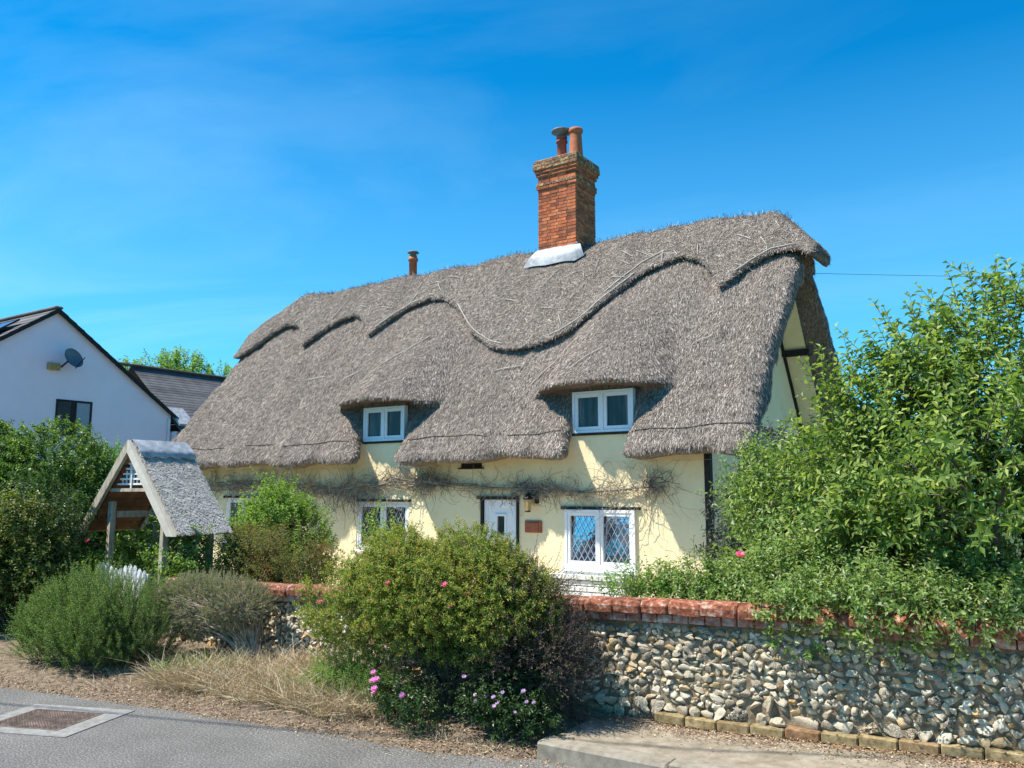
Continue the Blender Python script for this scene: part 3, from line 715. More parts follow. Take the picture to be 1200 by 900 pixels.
xb = sorted({HX0, -0.0} | {v_ for k_ in WIN.values() for v_ in k_[:2]} | set(DOOR[:2]) | {-7.40, -6.12, -2.5, -1.15})
zb = sorted({-0.6, 2.30, 3.40} | {v_ for k_ in WIN.values() for v_ in k_[2:]} | set(DOOR[2:]))
solid = []
for i in range(len(xb) - 1):
    row = []
    for j in range(len(zb) - 1):
        xc_, zc_ = (xb[i] + xb[i+1]) / 2, (zb[j] + zb[j+1]) / 2
        s_ = zc_ < 2.30 or ((-7.40 < xc_ < -6.12 or -2.5 < xc_ < -1.15) and zc_ < 2.64)
        for k_ in list(WIN.values()) + [DOOR]:
            if k_[0] < xc_ < k_[1] and k_[2] < zc_ < k_[3]: s_ = False
        row.append(s_)
    solid.append(row)
grid_wall('front_wall', xb, zb, solid, 0.0, 0.3, M['render'], cot).build('front_wall', M['render'], cot)
q = MB(); YE = 2 * RW
zin = lambda y: Zf + (min(y, YE - y) - Yf) * sl_ - TH / CP * 0.98
prof = [(0.03, -0.6)] + [(YE, -0.6)] + [(YE, zin(YE) )] + [(RW, zin(RW) - 0.1)] + [(0.03, zin(0.03))]
q.prism([(0.004, y, z) for y, z in prof], (-0.25, 0, 0)); q.build('gable_wall', M['render'], cot)
q = MB(); q.prism([(HX0, y, z) for y, z in prof], (0.25, 0, 0)); q.build('gable_wall', M['render'], cot)
MB().box(HX0, 0, YE - 0.3, YE, -0.6, 2.3).build('rear_wall', M['render'], cot)
MB().box(HX0 + 0.3, -0.3, 0.32, 0.36, -0.6, 3.4).build('dark_room_sheet', M['black_wood'], cot)   # black sheet standing in for the unlit rooms behind the glass
# corner post, tie beam, barge soffits
MB().box(-0.06, 0.035, -0.03, 0.10, -0.5, 2.25, b=0.006).build('corner_post', M['black_wood'], cot)
so = Zf - TH / CP - 0.03
for s_ in (0, 1):
    y0, y1 = 0.05, RW - 0.02
    f = (lambda y: y) if s_ == 0 else (lambda y: YE - y)
    zz = lambda y: Zf + (y - Yf) * sl_ - TH / CP - 0.11
    q = MB(); q.prism([(0.0, f(y0), zz(y0)), (0.0, f(y1), zz(y1)), (0.48, f(y1), zz(y1)), (0.46, f(y0), zz(y0))], (0, 0, -0.03)); q.build('soffit_board', M['render'], cot)
    q = MB(); q.bar((0.03, f(y0), zz(y0) - 0.07), (0.03, f(y1), zz(y1) - 0.07), 0.05, 0.07); q.build('gable_rafter', M['black_wood'], cot)
    yy = 1.62
    MB().box(-0.1, 0.52, f(yy) - 0.06, f(yy) + 0.06, zz(yy) - 0.16, zz(yy) - 0.035).build('purlin_end', M['black_wood'], cot)

# windows
def lattice(q, x0, x1, z0, z1, y, px_, pz_, wd=0.008):
    """diamond leading clipped to the pane"""
    W_, H_ = x1 - x0, z1 - z0; sl2 = pz_ / px_
    for s_ in (1, -1):
        c_ = -H_ / sl2 - px_ * 2
        while c_ < W_ + H_ / sl2 + px_ * 2:
            # line x = c + s*z/sl2
            za, zb_ = 0.0, H_
            xa, xb_ = c_ + s_ * za / sl2, c_ + s_ * zb_ / sl2
            if s_ == -1: xa, xb_ = c_, c_ - H_ / sl2
            # clip
            t0, t1 = 0.0, 1.0; dx = xb_ - xa
            if abs(dx) > 1e-9:
                ta, tb_ = (0 - xa) / dx, (W_ - xa) / dx
                lo, hi = min(ta, tb_), max(ta, tb_); t0, t1 = max(t0, lo), min(t1, hi)
            if t1 - t0 > 0.02:
                q.bar((x0 + xa + dx * t0, y, z0 + H_ * t0), (x0 + xa + dx * t1, y, z0 + H_ * t1), wd, 0.006, up=(0, 1, 0))
            c_ += px_
def window(key, nsash, fr=0.05, sash=0.045, y=0.03, glass='glass', lead=None, label=None, paint='white_paint', tilt=0.0):
    x0, x1, z0, z1 = WIN[key]
    q = MB(); d0, d1 = y - 0.045, y + 0.06
    q.box(x0, x0 + fr, d0, d1, z0, z1).box(x1 - fr, x1, d0, d1, z0, z1).box(x0 + fr, x1 - fr, d0, d1, z1 - fr, z1).box(x0 + fr, x1 - fr, d0, d1, z0, z0 + fr)
    n_ = nsash; wi = (x1 - x0 - 2 * fr); mull = 0.035
    for k_ in range(1, n_):
        xm = x0 + fr + wi * k_ / n_; q.box(xm - mull / 2, xm + mull / 2, d0, d1, z0 + fr, z1 - fr)
    wn = q.build('window', M[paint], cot)
    if label: wn['label'] = label
    for k_ in range(n_):
        a0 = x0 + fr + wi * k_ / n_ + (mull / 2 if k_ else 0) + 0.003; a1 = x0 + fr + wi * (k_ + 1) / n_ - (mull / 2 if k_ < n_ - 1 else 0) - 0.003
        c0, c1 = z0 + fr + 0.003, z1 - fr - 0.003
        s = MB(); e0, e1 = y - 0.032, y + 0.02
        s.box(a0, a0 + sash, e0, e1, c0, c1).box(a1 - sash, a1, e0, e1, c0, c1).box(a0 + sash, a1 - sash, e0, e1, c1 - sash, c1).box(a0 + sash, a1 - sash, e0, e1, c0, c0 + sash)
        s.build('sash', M[paint], wn)
        p0, p1, r0, r1 = a0 + sash, a1 - sash, c0 + sash, c1 - sash
        g = MB(); g.add([(p0, y, r0), (p1, y, r0), (p1, y + tilt * (r1 - r0), r1), (p0, y + tilt * (r1 - r0), r1), (p0, y + 0.006, r0), (p1, y + 0.006, r0), (p1, y + 0.006 + tilt * (r1 - r0), r1), (p0, y + 0.006 + tilt * (r1 - r0), r1)],
                        [(0, 1, 2, 3), (5, 4, 7, 6)]); g.build('pane', M[glass], wn)
        if lead:
            l_ = MB(); lattice(l_, p0, p1, r0, r1, y - 0.006, *lead); l_.build('leading', M['came'], wn)
    return wn
def lintel(x0, x1, z, parent, name='lintel', over=0.06):
    return MB().box(x0 - over, x1 + over, -0.045, 0.05, z, z + 0.05, b=0.006).build(name, M['black_wood'], parent)
wR = window('R', 2, 0.05, 0.05, -0.005, 'glass_blue', (0.115, 0.20), 'wide white window with diamond leading and sky blue reflections', tilt=0.10)
lintel(-2.58, -1.22, 1.327, wR)
MB().box(-2.60, -1.21, -0.115, 0.0, 0.30, 0.368, b=0.012).box(-2.56, -1.25, -0.085, 0.0, 0.255, 0.298, b=0.008).build('window_sill', M['white_paint'], wR)
wM = window('Mi', 2, 0.05, 0.05, 0.06, 'glass', (0.115, 0.20), 'white leaded window half covered by a climbing rose', tilt=0.01)
lintel(-7.46, -6.08, 1.433, wM); MB().box(-7.50, -6.04, -0.06, 0.05, 0.42, 0.468, b=0.01).build('window_sill', M['white_paint'], wM)
wL = window('Lf', 2, 0.05, 0.05, 0.06, 'glass', None, 'white ground floor window partly hidden by the green shrub')
lintel(-11.6, -10.4, 1.493, wL); MB().box(-11.64, -10.36, -0.06, 0.05, 0.45, 0.498, b=0.01).build('window_sill', M['white_paint'], wL)
for k_, lb in (('D1', 'two-light white window under the left thatch eyebrow'), ('D2', 'two-light white window under the right thatch eyebrow')):
    wD = window(k_, 2, 0.04, 0.06, 0.02, 'glass_dim', None, lb, 'door_paint')
    x0, x1, z0, z1 = WIN[k_]
    MB().box(x0 - 0.01, x1 + 0.01, -0.035, 0.08, z0 - 0.045, z0 - 0.002, b=0.005).build('window_sill', M['black_wood'], wD)
    # thatched cheeks and soffit closing the recess beside the frame
    q = MB(); q.box(x0 - 0.02, x1 + 0.02, 0.0, 0.15, z1 + 0.003, 3.46)
    q.build('window_head', M['thatch'], cot)
# curtains hinted behind the upper windows
for k_ in ('D1', 'D2'):
    x0, x1, z0, z1 = WIN[k_]
# painted brick ledge under the right window
q = 0
for j, (zz_, pr_, l0, l1) in enumerate(((0.17, 0.16, -2.78, -1.40), (0.075, 0.13, -2.78, -1.44), (-0.02, 0.14, -2.78, -1.40), (-0.115, 0.13, -2.78, -1.44), (-0.21, 0.14, -2.78, -1.4), (-0.305, 0.13, -2.78, -1.44), (-0.4, 0.14, -2.78, -1.4))):
    n_ = 6; wd = (l1 - l0) / n_; off = (j % 2) * wd / 2
    xs_ = [l0] + [l0 + off + wd * k_ for k_ in range(0 if off else 1, n_)] + [l1]
    for a, b_ in zip(xs_[:-1], xs_[1:]):
        if b_ - a < 0.03: continue
        MB().box(a + 0.004, b_ - 0.004, -pr_ - 0.01 * rg.random(), 0.0, zz_ + 0.006, zz_ + 0.088, b=0.008).build('brick', M['brickpaint'], cot)
# door
x0, x1, z0, z1 = DOOR
q = MB(); q.box(x0 - 0.05, x0, -0.03, 0.1, z0, z1 + 0.05).box(x1, x1 + 0.05, -0.03, 0.1, z0, z1 + 0.05).box(x0 - 0.13, x1 + 0.06, -0.05, 0.1, z1 + 0.003, z1 + 0.055)
q.build('door_frame', M['black_wood'], cot)
d = MB(); wx0, wx1, wz0, wz1 = -4.0, -3.84, 0.86, 1.19
d.box(x0 + 0.004, wx0, 0.03, 0.08, z0, z1 - 0.004).box(wx1, x1 - 0.004, 0.03, 0.08, z0, z1 - 0.004).box(wx0, wx1, 0.03, 0.08, z0, wz0).box(wx0, wx1, 0.03, 0.08, wz1, z1 - 0.004)
# raised stiles and panels
d.box(x0 + 0.006, x0 + 0.09, 0.015, 0.03, z0, z1 - 0.01, b=0.004).box(x1 - 0.09, x1 - 0.006, 0.015, 0.03, z0, z1 - 0.01, b=0.004).box(x0 + 0.092, x1 - 0.092, 0.015, 0.03, z1 - 0.13, z1 - 0.01, b=0.004)
d.box(wx0 - 0.045, wx0, 0.01, 0.03, wz0 - 0.045, wz1 + 0.045, b=0.004).box(wx1, wx1 + 0.045, 0.01, 0.03, wz0 - 0.045, wz1 + 0.045, b=0.004).box(wx0, wx1, 0.01, 0.03, wz1, wz1 + 0.045, b=0.004).box(wx0, wx1, 0.01, 0.03, wz0 - 0.045, wz0, b=0.004)
d.box(x0 + 0.13, x1 - 0.13, 0.016, 0.03, 0.2, 0.68, b=0.006).box(x0 + 0.13, x1 - 0.13, 0.016, 0.03, -0.34, 0.1, b=0.006)
dr = d.build('door', M['white_paint'], cot); dr['label'] = 'white panelled door with a small upright window'
MB().box(wx0, wx1, 0.045, 0.055, wz0, wz1).build('pane', M['glass'], dr)
MB().lathe([(0.0, 0), (0.022, 0.0), (0.022, 0.02), (0.0, 0.02)], (-3.65, -0.02, 0.62), 10).build('door_knob', M['brass'], dr)
# small dark vent under the eaves
q = MB().box(-4.80, -4.33, -0.012, 0.02, 2.07, 2.15).box(-4.86, -4.28, -0.04, 0.0, 2.045, 2.068); q.build('wall_vent', M['black_wood'], cot)
print('walls', round(time.time() - T0, 1))

# chimney
CX0, CX1, CY0, CY1 = -4.64, -3.69, 2.50, 3.40
cm = MB().box(CX0 + 0.012, CX1 - 0.012, CY0 + 0.012, CY1 - 0.012, 5.9, 8.80).build('chimney', M['chim_mortar'], cot)
ch = 0.0725; z = 6.55; j = 0; other = MB()
ncourse = int((8.86 - z) / ch)
bl, bw = 0.2225, 0.106
def brick_me(l_, w_, h_, mt, seed):
    q = MB().box(-l_/2, l_/2, -w_/2, w_/2, -h_/2, h_/2, b=0.005)
    V = np.vstack(q.V); rg_ = np.random.default_rng(seed); V += rg_.normal(0, 0.0016, V.shape)
    return mesh('brick', V, [np.vstack(q.q), np.vstack(q.t)], mt)
BM = {}
for mt_ in ('brick', 'old_brick'):
    for nm, l_ in (('s', bl), ('h', bw), ('q', 0.05)):
        BM[mt_, nm] = [brick_me(l_ - 0.009, 0.09, ch - 0.011, M[mt_], k_) for k_ in range(3)]
offs = {}
nb = 0
for j in range(ncourse + 1):
    zc_ = z + ch * (j + 0.5)
    top = ncourse - j
    # corbelled head: top three courses lichened, oversailing; band lower down
    e = {0: 0.075, 1: 0.085, 2: 0.085, 3: 0.06, 4: 0.035, 5: 0.0, 6: 0.005, 7: 0.035, 8: 0.03}.get(top, 0.0)
    mt_ = 'old_brick' if top <= 2 or top in (7,) else 'brick'
    if e > 0.02: other.box(CX0 - e + 0.012, CX1 + e - 0.012, CY0 - e + 0.012, CY1 + e - 0.012, zc_ - ch / 2 + 0.002, zc_ + ch / 2 - 0.002)
    for side in ('f', 'r', 'l', 'b'):
        a0, a1 = ((CX0 - e, CX1 + e) if side in 'fb' else (CY0 - e + 0.09, CY1 + e - 0.09))
        Lx = a1 - a0; pos = a0; k_ = 0; items = []
        st = (j % 2 == 0) if side in 'fb' else (j % 2 == 1)
        n_ = max(1, round((Lx - (0 if st else bw)) / bl)); tot = n_ * bl + (0 if st else bw); sc_ = Lx / tot
        seq = (['s'] * n_) if st else (['h'] + ['s'] * n_)
        for nm in seq:
            l_ = (bl if nm == 's' else bw) * sc_
            items.append((pos + l_ / 2, nm)); pos += l_
        for (p, nm) in items:
            jt = rng.normal(0, 0.0018, 3)
            if side == 'f': loc, rot = (p, CY0 - e + 0.045, zc_), 0
            elif side == 'b': loc, rot = (p, CY1 + e - 0.045, zc_), 0
            elif side == 'r': loc, rot = (CX1 + e - 0.045, p, zc_), PI / 2
            else: loc, rot = (CX0 - e + 0.045, p, zc_), PI / 2
            me = BM[mt_, nm][rng.integers(3)]
            if side in 'fr':
                inst('brick', me, np.array(loc) + jt, (0, 0, rot + rng.normal(0, 0.004)), (sc_, 1, 1), cm); nb += 1
            else:
                V = np.array([v_.co for v_ in me.vertices]) * np.array([sc_, 1, 1])
                if rot: V = V[:, [1, 0, 2]] * np.array([-1, 1, 1])
                F4 = [p_.vertices[:] for p_ in me.polygons if len(p_.vertices) == 4]; F3 = [p_.vertices[:] for p_ in me.polygons if len(p_.vertices) == 3]
                offs.setdefault(mt_, MB()).add(V + np.array(loc) + jt, F4, F3)
other.build('corbel_core', M['chim_mortar'], cm)
for mt_, q in offs.items(): tag(q.build('brickwork', M[mt_], cm), kind='stuff')
MB().box(CX0 - 0.05, CX1 + 0.05, CY0 - 0.05, CY1 + 0.05, 8.79, z + ch * (ncourse + 1) + 0.025, b=0.02).build('flaunching', M['old_brick'], cm)
ztop = z + ch * (ncourse + 1) + 0.01
p1 = MB().lathe([(0.125, 0), (0.118, 0.02), (0.105, 0.5), (0.13, 0.51), (0.13, 0.55), (0.108, 0.56), (0.108, 0.60), (0.125, 0.61), (0.12, 0.65), (0.09, 0.65)], (-4.27, 2.93, ztop), 22).build('chimney_pot', M['pot_dark'], cm, True); p1['label'] = 'dark red pot under a wide grey cowl'
MB().lathe([(0.02, 0.64), (0.09, 0.645), (0.09, 0.69), (0.235, 0.755), (0.235, 0.785), (0.13, 0.82), (0.0, 0.83)], (-4.27, 2.93, ztop), 22).build('cowl', M['cowl'], cm, True)
p2 = MB().lathe([(0.165, 0), (0.16, 0.03), (0.128, 0.62), (0.128, 0.64), (0.155, 0.66), (0.16, 0.71), (0.145, 0.745), (0.105, 0.75), (0.10, 0.5)], (-3.91, 2.93, ztop), 22).build('chimney_pot', M['pot'], cm, True); p2['label'] = 'orange tapered pot with a rolled rim'
# lead flashing at the foot: an apron lying down the slope
def flash_pts(x, k): return None
q = MB(); V = []; nu, nv = 14, 5
for i in range(nu + 1):
    for j in range(nv + 1):
        u = i / nu; v_ = j / nv
        x = (CX0 - 0.04 - 0.26 * v_) + (CX1 + 0.10 + 0.10 * v_ - (CX0 - 0.04 - 0.26 * v_)) * u
        zb_ = 6.44 + 0.012 * math.sin(u * 12) + 0.10 * max(0, u - 0.86) / 0.14
        p = on_slope(x, zb_, None, 0.045); p = p if p is not None else np.array((x, 2.3, zb_))
        tp = np.array((x, CY0 - 0.012, 6.84))
        V.append(tp * (1 - v_) + p * v_ + np.array([0, -0.02, 0.03]) * math.sin(v_ * PI))
V = np.array(V)
V2 = V + np.array([0, 0.006, -0.004])
ii = np.arange((nu + 1) * (nv + 1)).reshape(nu + 1, nv + 1)
qq = np.stack([ii[:-1, :-1], ii[1:, :-1], ii[1:, 1:], ii[:-1, 1:]], -1).reshape(-1, 4)
q.add(V, qq[:, ::-1]).add(V2, qq)
q.box(CX0 - 0.02, CX1 + 0.02, CY0 - 0.014, CY0 - 0.004, 6.72, 6.86).box(CX1 + 0.004, CX1 + 0.014, CY0 - 0.014, CY0 + 0.10, 6.76, 6.90)
q.build('lead_flashing', M['lead'], cm, True)
# second small flue far left on the ridge
FLX = -8.72
fl = MB().lathe([(0.10, -0.3), (0.10, 0.40), (0.125, 0.41), (0.125, 0.47), (0.10, 0.48), (0.095, 0.55), (0.06, 0.55)], (FLX, 3.10, 7.0), 18).build('flue_pipe', M['pot'], cot, True)
MB().lathe([(0.07, 0.55), (0.07, 0.60), (0.15, 0.615), (0.13, 0.645), (0.0, 0.66)], (FLX, 3.10, 7.0), 18).build('flue_cap', M['cowl'], fl, True)
print('chimney', nb, round(time.time() - T0, 1))

# wall lantern and plaque beside the door
ln = empty('wall_lantern', (-3.25, -0.05, 1.4), 'small brass and black wall lantern to the right of the white door', 'lantern')
MB().box(-3.17, -3.09, -0.03, 0.0, 1.42, 1.62, b=0.008).bar((-3.13, -0.02, 1.55), (-3.22, -0.17, 1.60), 0.02, 0.02).build('bracket', M['black_metal'], ln)
MB().lathe([(0.0, 0.30), (0.03, 0.29), (0.095, 0.22), (0.10, 0.20), (0.06, 0.19)], (-3.22, -0.17, 1.30), 6).build('lantern_top', M['black_metal'], ln)
MB().lathe([(0.055, 0.0), (0.085, 0.19), (0.06, 0.20)], (-3.22, -0.17, 1.30), 6).build('lantern_glass', M['brass'], ln)
MB().lathe([(0.0, -0.03), (0.05, -0.02), (0.06, 0.0), (0.0, 0.01)], (-3.22, -0.17, 1.30), 6).build('lantern_base', M['black_metal'], ln)
pq = MB().box(-3.38, -3.03, -0.03, -0.002, 0.915, 1.125, b=0.008).build('wall_plaque', M['plaque'], origin=(-3.2, 0, 1.0)); tag(pq, 'red clay plaque fixed on the cream wall under the lantern', 'plaque')
MB().box(-3.32, -3.09, -0.045, -0.029, 0.95, 1.09, b=0.006).build('raised_panel', M['plaque'], pq)

# ------------------------------------------------------------------ flint garden wall
fw = empty('flint_wall', (0.5, -6.75, 0.05), 'low wall of grey and white flints topped with red clay coping', 'wall')
WX0, WX1 = -3.45, 4.42
topz = lambda x: np.interp(x, [-3.5, -1.75, 1.66, 2.82, 4.5], [0.70, 0.735, 0.845, 0.88, 0.89])
FY = -6.915
q = MB(); nseg = 24
for i in range(nseg):
    a, b_ = WX0 + (WX1 - WX0) * i / nseg, WX0 + (WX1 - WX0) * (i + 1) / nseg
    za, zb_ = topz(a) - 0.162, topz(b_) - 0.162
    q.add([(a, FY, -0.2), (b_, FY, -0.2), (b_, FY, zb_), (a, FY, za), (a, -6.57, -0.2), (b_, -6.57, -0.2), (b_, -6.57, zb_), (a, -6.57, za)],
          [(0, 1, 2, 3), (5, 4, 7, 6), (3, 2, 6, 7)] + ([(4, 0, 3, 7)] if i == 0 else []) + ([(1, 5, 6, 2)] if i == nseg - 1 else []))
q.build('mortar_core', M['mortar'], fw)
import bmesh
def ico(sub):
    bm = bmesh.new(); bmesh.ops.create_icosphere(bm, subdivisions=sub, radius=1.0)
    V = np.array([v_.co[:] for v_ in bm.verts]); F = np.array([[v_.index for v_ in f.verts] for f in bm.faces]); bm.free(); return V, F
IV, IF = ico(2)
bm_ = []
for s_ in range(14):
    rg_ = np.random.default_rng(100 + s_); d = 1 + 1.15 * (vnoise(IV * 1.0 + s_ * 7.3, 0.85, s_) - 0.5) + 0.5 * (vnoise(IV + s_ * 3.1, 0.42, s_ + 50) - 0.5)
    V = IV * d[:, None]
    for _ in range(5):   # a flat knapped facet
        nrm_ = unit(rg_.normal(0, 1, 3) + np.array([0, -0.8, 0])); lim = rg_.uniform(0.45, 0.75); dd = V @ nrm_; V = V - np.outer(np.clip(dd - lim, 0, None), nrm_)
    bm_.append(V * 0.5)
FM = [mesh('flint', V, IF, M['flint'], i_m % 2 == 0) for i_m, V in enumerate(bm_)]
stones = []
rg = np.random.default_rng(21)
for lift_, xa_, xb_ in ((0.035, WX0, 2.12), (0.098, WX0, WX1 - 0.03)):   # the big footing flints
    x = xa_
    while x < xb_:
        hgt = rg.uniform(0.062, 0.088); wd = hgt * rg.uniform(1.0, 2.1)
        if x > 3.0 and x < 3.12: wd = 0.20; hgt = 0.095
        stones.append((x + wd / 2, lift_ + rise(x) + hgt / 2 - 0.01, wd * 1.12, hgt * 1.15, rg.normal(0, 0.2), rg.uniform(0.0, 0.025))); x += wd * rg.uniform(0.94, 1.02)
z = 0.165; row = 1
while z < 0.74:
    hgt = rg.uniform(0.070, 0.09) if row == 0 else rg.uniform(0.036, 0.052)
    x = WX0 + rg.uniform(0, 0.05)
    while x < WX1 - 0.02:
        wd = hgt * rg.choice([1.0, 1.0, 1.35]) * rg.uniform(0.85, 1.9) * (1.15 if row == 0 else 1)
        zc_ = z + hgt / 2 + rg.normal(0, 0.006); xc_ = x + wd / 2
        if zc_ + hgt * 0.4 < topz(xc_) - 0.17 and zc_ > 0.175 + rise(xc_):
            stones.append((xc_, zc_, wd * 1.16, hgt * rg.uniform(1.02, 1.40), rg.normal(0, 0.38), rg.uniform(-0.006, 0.016)))
        x += wd * rg.uniform(0.93, 1.04)
    for x in np.arange(WX0, WX1, 0.14):   # small pinnings between courses
        if rg.random() < 0.55 and z + hgt < topz(x) - 0.19:
            stones.append((x + rg.uniform(-0.05, 0.05), z + hgt + rg.normal(0, 0.006), rg.uniform(0.025, 0.042), rg.uniform(0.02, 0.032), rg.normal(0, 0.8), 0.004))
    z += hgt * 0.96; row += 1
def app(s_):  # how large a stone shows
    d = math.hypot(s_[0] - CAM[0], FY - CAM[1]); vis = 1.0 if (1.3 < s_[0] < 4.05) else 0.35
    return s_[2] * s_[3] / d / d * vis
stones.sort(key=app, reverse=True)
rest = MB()
for k_, (xc_, zc_, wd, hg, ro, out) in enumerate(stones):
    mi = rg.integers(len(FM)); dp = rg.uniform(0.04, 0.06) * (0.6 + min(1.0, hg / 0.08) * 0.5)
    rot = (rg.uniform(-0.4, 0.4), ro, rg.uniform(-0.5, 0.5) + (PI if rg.random() < 0.5 else 0)); loc = (xc_, FY + 0.004 - out, zc_)
    if k_ < 296:
        inst('flint', FM[mi], loc, rot, (wd, dp, hg), fw)
    else:
        R_m = np.array(Euler(rot).to_matrix()); rest.add((bm_[mi] * np.array([wd, dp, hg])) @ R_m.T + np.array(loc), None, IF)
tag(rest.build('flint_facing', M['flint'], fw, False), kind='stuff')
# back face flints are out of view: a plain mortared back
# header bricks and coping tiles
x = WX0; k_ = 0
while x < WX1 - 0.03:
    l_ = min(rg.uniform(0.108, 0.122), WX1 - x); zt = topz(x + l_ / 2) - 0.095
    q = MB().box(x + 0.004, x + l_ - 0.004, FY - 0.050 + rg.normal(0, 0.003), -6.55, zt - 0.062, zt - 0.003, b=0.006); q.build('brick', M['header'], fw); x += l_
x = WX0
prof_c = [(-7.000, 0.000), (-7.006, 0.050), (-6.992, 0.078), (-6.955, 0.094), (-6.90, 0.095), (-6.80, 0.083), (-6.70, 0.066), (-6.60, 0.045), (-6.53, 0.025), (-6.505, 0.0)]
while x < WX1 - 0.03:
    l_ = min(rg.uniform(0.205, 0.265), WX1 - x)
    if WX1 - x - l_ < 0.08: l_ = WX1 - x
    zt = topz(x + l_ / 2) - 0.095; q = MB(); dz = rg.normal(0, 0.003); dy = rg.normal(0, 0.004); tl = rg.normal(0, 0.004)
    ks = [0.0, 0.012, l_ / 2, l_ - 0.018, l_ - 0.006]; sc_ = [0.965, 1.0, 1.0, 1.0, 0.965]
    V = []
    for kk, ss in zip(ks, sc_):
        for y, zz_ in prof_c:
            V.append((x + 0.003 + kk, -6.755 + (y + 6.755) * ss + dy, zt + zz_ * ss + dz + tl * kk / l_ + 0.0025 * math.sin(y * 40 + x * 30 + kk * 30)))
    np_ = len(prof_c); qf = [(i * np_ + j, i * np_ + (j + 1) % np_, (i + 1) * np_ + (j + 1) % np_, (i + 1) * np_ + j) for i in range(4) for j in range(np_)]
    V.append((x + 0.003, -6.755, zt + 0.05)); V.append((x + l_ - 0.003, -6.755, zt + 0.05)); c0, c1 = len(V) - 2, len(V) - 1
    tr = [(c0, (j + 1) % np_, j) for j in range(np_)] + [(c1, 4 * np_ + j, 4 * np_ + (j + 1) % np_) for j in range(np_)]
    q.add(V, np.array(qf)[:, ::-1], tr); q.build('coping_tile', M['coping'], fw); x += l_
# buff brick footing
for lay, (z0_, z1_, yy, xa) in enumerate(((0.035, 0.10, -6.985, 2.15), (-0.02, 0.0375, -7.01, 3.35))):
    x = xa
    while x < WX1 + 0.1:
        l_ = 0.222; zo = rise(x); MB().box(x + 0.004, x + l_ - 0.004, yy + rg.normal(0, 0.003), -6.90, z0_ + zo, z1_ + zo + rg.normal(0, 0.003), b=0.008).build('brick', M['plinth_brick'], fw); x += l_
# brick pier closing the right end
pr_ = empty('brick_pier', (4.6, -6.75, 0.0), 'red brick pier closing the right end of the flint wall', 'pier')
MB().box(WX1 + 0.015, WX1 + 0.345, -6.965, -6.53, -0.1, 0.86).build('mortar_core', M['chim_mortar'], pr_)
z = 0.0; j = 0
while z < 0.84:
    sp = [(WX1 + 0.004, WX1 + 0.226), (WX1 + 0.234, WX1 + 0.35)] if j % 2 else [(WX1 + 0.004, WX1 + 0.11), (WX1 + 0.12, WX1 + 0.35)]
    for a, b_ in sp:
        MB().box(a, b_, -6.975 + rg.normal(0, 0.002), -6.88, z + 0.004, z + 0.068, b=0.005).build('brick', M['brick'], pr_)
    z += 0.0745; j += 1
MB().box(WX1 - 0.01, WX1 + 0.37, -7.0, -6.5, 0.86, 0.92, b=0.02).build('pier_cap', M['coping'], pr_)
print('flint wall', len(stones), round(time.time() - T0, 1))

